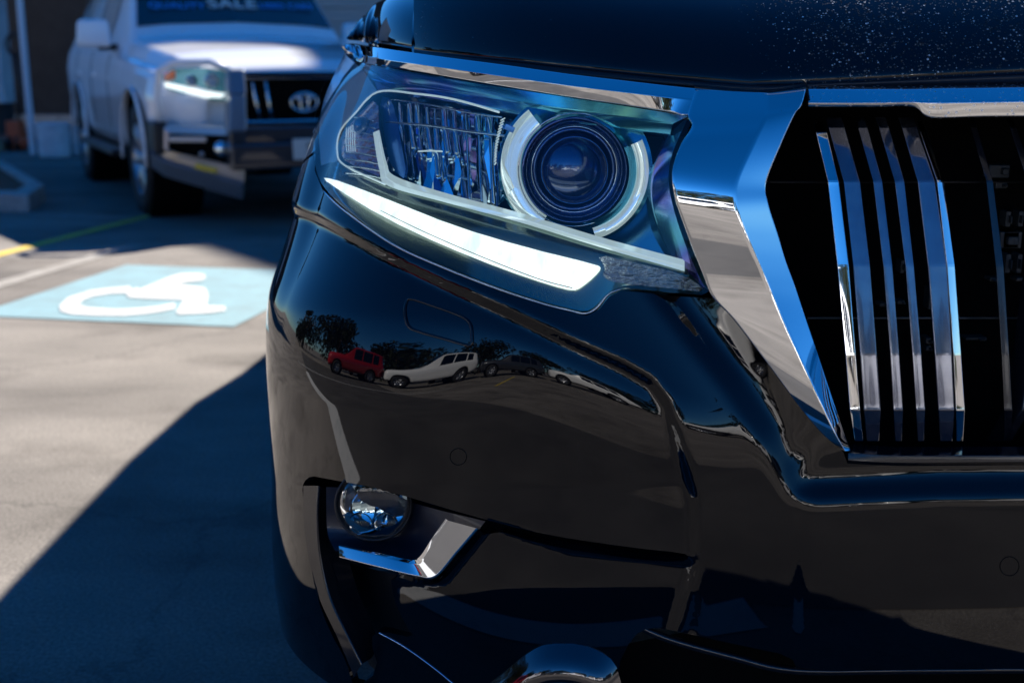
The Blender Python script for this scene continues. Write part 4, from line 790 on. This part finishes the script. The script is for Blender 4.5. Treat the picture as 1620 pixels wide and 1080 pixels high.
# mirrors, wipers, side detail
for sg in (-1, 1):
    m_ = MB(); m_.box((0, 0, 0), (.25, .13, .20), taper=.86); mr = m_.build('mirror', white_p, suv, bevel=.035); mr.location = (sg * 1.02, .95, 1.24)
    m_ = MB(); m_.box((0, 0, 0), (.14, .07, .05)); st_ = m_.build('stalk', black_pl, mr, bevel=.01); st_.location = (-sg * .1, .02, -.10)
    m_ = MB(); m_.box((sg * .955, 1.40, .39), (.12, 1.75, .05)); m_.build('side_step', black_pl, suv, bevel=.015)
    for y in (1.92, 2.78, 1.05):
        m_ = MB(); m_.tube([Fw(y, t) if sg > 0 else (-Fw(y, t)[0], Fw(y, t)[1], Fw(y, t)[2]) for t in np.linspace(.3, 4.9, 12)], .004, 6); m_.build('door_gap', gap, suv)
    for y in (1.78, 2.62):
        p = Fw(y, 3.6); m_ = MB(); m_.box((sg * (p[0] + .015), y, .93), (.03, .2, .035)); m_.build('door_handle', white_p, suv, bevel=.01)
    for cy in (0, 2.79):
        arc = [(sg * .945, cy + .465 * math.cos(a), .40 + .465 * math.sin(a)) for a in np.linspace(R(-5), R(185), 24)]; m_ = MB(); m_.tube(arc, .012, 8); m_.build('wheel_arch', white_p, suv, smooth=True)
for x0 in (-.1, .45):
    m_ = MB(); m_.tube([(x0 + .3, .70, 1.235), (x0, .73, 1.245), (x0 - .35, .74, 1.245)], .008, 6); m_.build('wiper', black_pl, suv)

# ------------------------------------------------------------------ yard behind: building with unseen roofline shaped to throw the shade, small things
BX = [(-15, 0), (-15, 3.8), (-3.2, 3.8), (-3.2, 11.5), (4.1, 11.5), (5.6, 12.65), (6.5, 13.3), (18, 13.3), (18, 0)]; bw = MB(); k = len(BX)
bw.add([(x, 20.0, z) for x, z in BX] + [(x, 27.0, z) for x, z in BX], [tuple(range(k)), tuple(range(2 * k - 1, k - 1, -1))] + [(i, (i + 1) % k, k + (i + 1) % k, k + i) for i in range(k)])
bwall = bw.build('building', wall_dk); clean(bwall, 1e-6); tag(bwall, 'tall charcoal building whose dark wall closes the back of the yard', 'building')
kb = MB(); kb.box((-7, 19.86, .09), (9, .25, .18)); tag(kb.build('wall_kerb', conc, bevel=.02), 'pale concrete kerb along the foot of the dark wall', 'kerb')
cl = MB(); n_ = 14
for i in range(n_): cl.box((-.9, 19.93 if i % 2 else 19.90, 1.02 + i * .11), (4.6, .08, .11))
tag(cl.build('roller_door', clad, bevel=.012), 'grey brown ribbed roller door behind the white car roof', 'door')
pw = MB(); pw.box((-7.97, 16.2, 2.45), (2.75, .35, 3.9)); pil = tag(pw.build('pale_wall', wall_lt), 'pale rendered wall at the left edge behind the dark hand truck', 'wall')
pb_ = MB(); pb_.box((-7.97, 16.25, .25), (2.7, .25, .5)); pb_.build('plinth', wall_dk, pil)
pp = ground(56, 250); mb = MB(); mb.tube([(pp[0] - .02, pp[1], .04), (pp[0] - .02, pp[1], 3.2)], .035, 16); tag(mb.build('white_pole', pole_m, smooth='angle'), 'slim white pole standing in the white bucket by the dark wall', 'pole')
bc = ground(74, 251); mb = MB(); mb.lathe([(0, .03), (.15, .03), (.152, .0), (.165, .02), (.178, .34), (.186, .345), (.186, .37), (.176, .37), (.17, .33), (.0, .30)], (bc[0] + .02, bc[1] + .18, 0), 'Z', 40)
bk = mb.build('bucket', bucket_m, smooth='angle'); tag(bk, 'white plastic bucket weighting the foot of the white pole', 'bucket')
mb = MB(); mb.tube([(bc[0] + .02 + .19 * math.cos(a), bc[1] + .18 - .05, .36 - .12 * math.sin(a)) for a in np.linspace(0, math.pi, 16)], .004, 6, True); mb.build('handle', alloy, bk)
bk.scale = (1.0, 1.0, 1.0)
b2 = MB(); b2.box((bc[0] + .26, bc[1] + .45, .16), (.22, .2, .32)); tag(b2.build('white_tub', bucket_m, bevel=.03), 'small white tub standing just behind the white bucket', 'tub')
jp = ground(28, 238); J = tag(empty('pallet_jack', (jp[0], jp[1], 0)), 'hand pallet truck with black loop handle and red base by the pale wall', 'pallet truck')
m_ = MB(); m_.tube([(.02, 0, .25), (.10, .02, .75), (.05, .05, 1.12)], .022, 10); m_.tube([(.05 + .085 * math.cos(a), .05, 1.22 + .12 * math.sin(a)) for a in np.linspace(-1.57, 4.71, 20)], .02, 8, False); m_.build('handle', black_pl, J, smooth=True)
m_ = MB(); m_.box((0, 0, .18), (.16, .2, .34)); m_.box((-.25, .3, .12), (.16, 1.1, .07)); m_.box((.18, .3, .12), (.16, 1.1, .07)); m_.build('base', jack_red, J, bevel=.012)
for x in (-.05, .05): m_ = MB(); m_.lathe([(0, -.025), (.085, -.025), (.09, 0), (.085, .025), (0, .025)], (x, -.06, .09), 'X', 20); m_.build('wheel', black_pl, J, smooth='angle')
m_ = MB(); m_.box((jp[0] - .28, jp[1] - .1, .07), (.34, .3, .14)); tag(m_.build('timber_offcut', mat('raw_timber', (.42, .33, .22), .8), bevel=.008), 'pale timber block lying by the pallet truck at the left edge', 'timber block')
# kerbed planter bed at the left edge
c = [ground(-160, 330), ground(48, 336), ground(72, 318), ground(8, 276), ground(-200, 280)]; mb = MB(); k = len(c)
ctr = np.mean(c, 0); inn = [ctr + (p - ctr) * .80 for p in c]
V = [(p[0], p[1], 0) for p in c] + [(p[0], p[1], .13) for p in c] + [(p[0], p[1], .13) for p in inn] + [(p[0], p[1], .05) for p in inn]; f = []
for i in range(k):
    j = (i + 1) % k
    for r in range(3): f.append((r * k + i, r * k + j, (r + 1) * k + j, (r + 1) * k + i))
mb.add(V, f); pk = mb.build('kerbed_bed', conc, bevel=.02); clean(pk, 1e-6); tag(pk, 'low concrete kerb round a bark bed at the left edge', 'planter')
mb = MB(); mb.add([(p[0], p[1], .095) for p in inn] , [tuple(range(k))]); o = mb.build('bark_bed', bark, pk)

# ------------------------------------------------------------------ the yard behind the camera (it shows in the paint and chrome)
def yardcar(name, pm, x, y, rz, lab, grp):
    r = tag(empty(name, (x, y, 0), rz), lab, 'car', grp); wagon(r, pm, detail=False); return r
wc = yardcar('parked_car', white_p, 11.6 * math.cos(R(192)), 11.6 * math.sin(R(192)), R(192), 'white wagon, third along the parked row mirrored in the black bumper', 'cars parked across the yard')
def copy_tree(o, parent=None, pm=None):
    c = o.copy(); COL.objects.link(c); c.parent = parent
    if pm and c.type == 'MESH' and c.name.startswith('body'): c.data = c.data.copy(); c.data.materials[0] = pm
    for ch in children(o): copy_tree(ch, c, pm)
    return c
ORD = ['first', 'second', 'fourth', 'fifth', 'sixth', 'seventh', 'eighth', 'ninth', 'tenth', 'eleventh', 'twelfth', 'thirteenth']
P_M = [(red_p, 'red'), (dark_p, 'charcoal'), (white_p, 'white'), (white_p, 'white'), (white_p, 'white'), (dark_p, 'charcoal'), (silver_p, 'silver'), (white_p, 'white'), (dark_p, 'charcoal'), (white_p, 'white'), (silver_p, 'silver'), (red_p, 'red')]
AN = [(11.6, 168, 0), (11.6, 217, 0), (11.8, 242, 0), (12.0, 267, 0), (12.2, 291, 0), (12.0, 315, 0), (15.6, 180, 270), (15.8, 204, 270), (15.8, 229, 270), (16.2, 253, 270), (16.2, 276, 270), (16.0, 300, 270)]
row = [(r_ * math.cos(R(t_)), r_ * math.sin(R(t_)), t_ + d_, pm, nm) for (r_, t_, d_), (pm, nm) in zip(AN, P_M)]
for i, (x, y, rz, pm, nm) in enumerate(row):
    c = copy_tree(wc, None, pm); c.location = (x, y, 0); c.rotation_euler = (0, 0, R(rz)); c['label'] = nm + ' wagon, ' + ORD[i] + ' along the parked row mirrored in the black bumper'
TO = ['first', 'second', 'third', 'fourth', 'fifth', 'sixth', 'seventh', 'eighth', 'ninth', 'tenth']
def tree(x, y, h, sp, seed):
    rt = tag(empty('yard_tree', (x, y, 0)), 'dense dark green tree, ' + TO[seed] + ' of the trees mirrored beyond the parked row', 'tree', 'trees beyond the yard'); r = random.Random(seed)
    m_ = MB(); m_.tube([(0, 0, 0), (.1, 0, h * .35), (0, .1, h * .7)], [.28, .2, .08], 8)
    for k in range(5): a = k * 1.26; m_.tube([(0, 0, h * .3), (math.cos(a) * sp * .5, math.sin(a) * sp * .5, h * .62)], [.12, .04], 6)
    m_.build('trunk', bark_t, rt, smooth=True); V = []; F_ = []; cl_ = [(r.uniform(-sp, sp) * .7, r.uniform(-sp, sp) * .7, h * r.uniform(.12, .88), r.uniform(.5, 1.0) * sp * .42) for _ in range(20)]
    for (cx, cy, cz, cr) in cl_:
        for _ in range(150):
            d = Vector((r.gauss(0, 1), r.gauss(0, 1), r.gauss(0, 1))).normalized() * cr * r.uniform(.6, 1.08); p = Vector((cx, cy, cz)) + Vector((d.x, d.y, d.z * .75)); u = Vector((r.gauss(0, 1), r.gauss(0, 1), r.gauss(0, 1))).normalized(); v = u.orthogonal().normalized(); s_ = r.uniform(.12, .26); n = len(V)
            V += [p - u * s_, p + v * s_ * .6, p + u * s_, p - v * s_ * .6]; F_.append((n, n + 1, n + 2, n + 3))
    link('crown', V, F_, leaf_m, rt, False)
for i, (x, y, h, sp) in enumerate([(-18, 3, 4.6, 3.8), (-20, -5, 4.2, 4.2), (-17, -12, 5.2, 4.0), (-12, -18, 4.4, 4.2), (-5, -21, 4.8, 4.0), (3, -23, 4.2, 4.2), (10, -24, 3.6, 4.0), (18, -20, 2.6, 3.4), (-21, 11, 5.5, 4), (25, -9, 2.6, 3.2)]): tree(x, y, h, sp, i)
wl('bay_line', (-5.5, 3.4), (.3, .38), .16, mark_white, .004, 'white painted line slanting in front of the black car, mirrored in its bumper')
wl('bay_line', (-4.6, -3.2), (-6.8, -6.8), .12, yellow, .004, 'yellow painted line far in front of the black car')
wl('bay_line', (-6.5, 4.6), (-7.0, -3.0), .12, mark_white, .0045, 'long white line along the foot of the parked row')
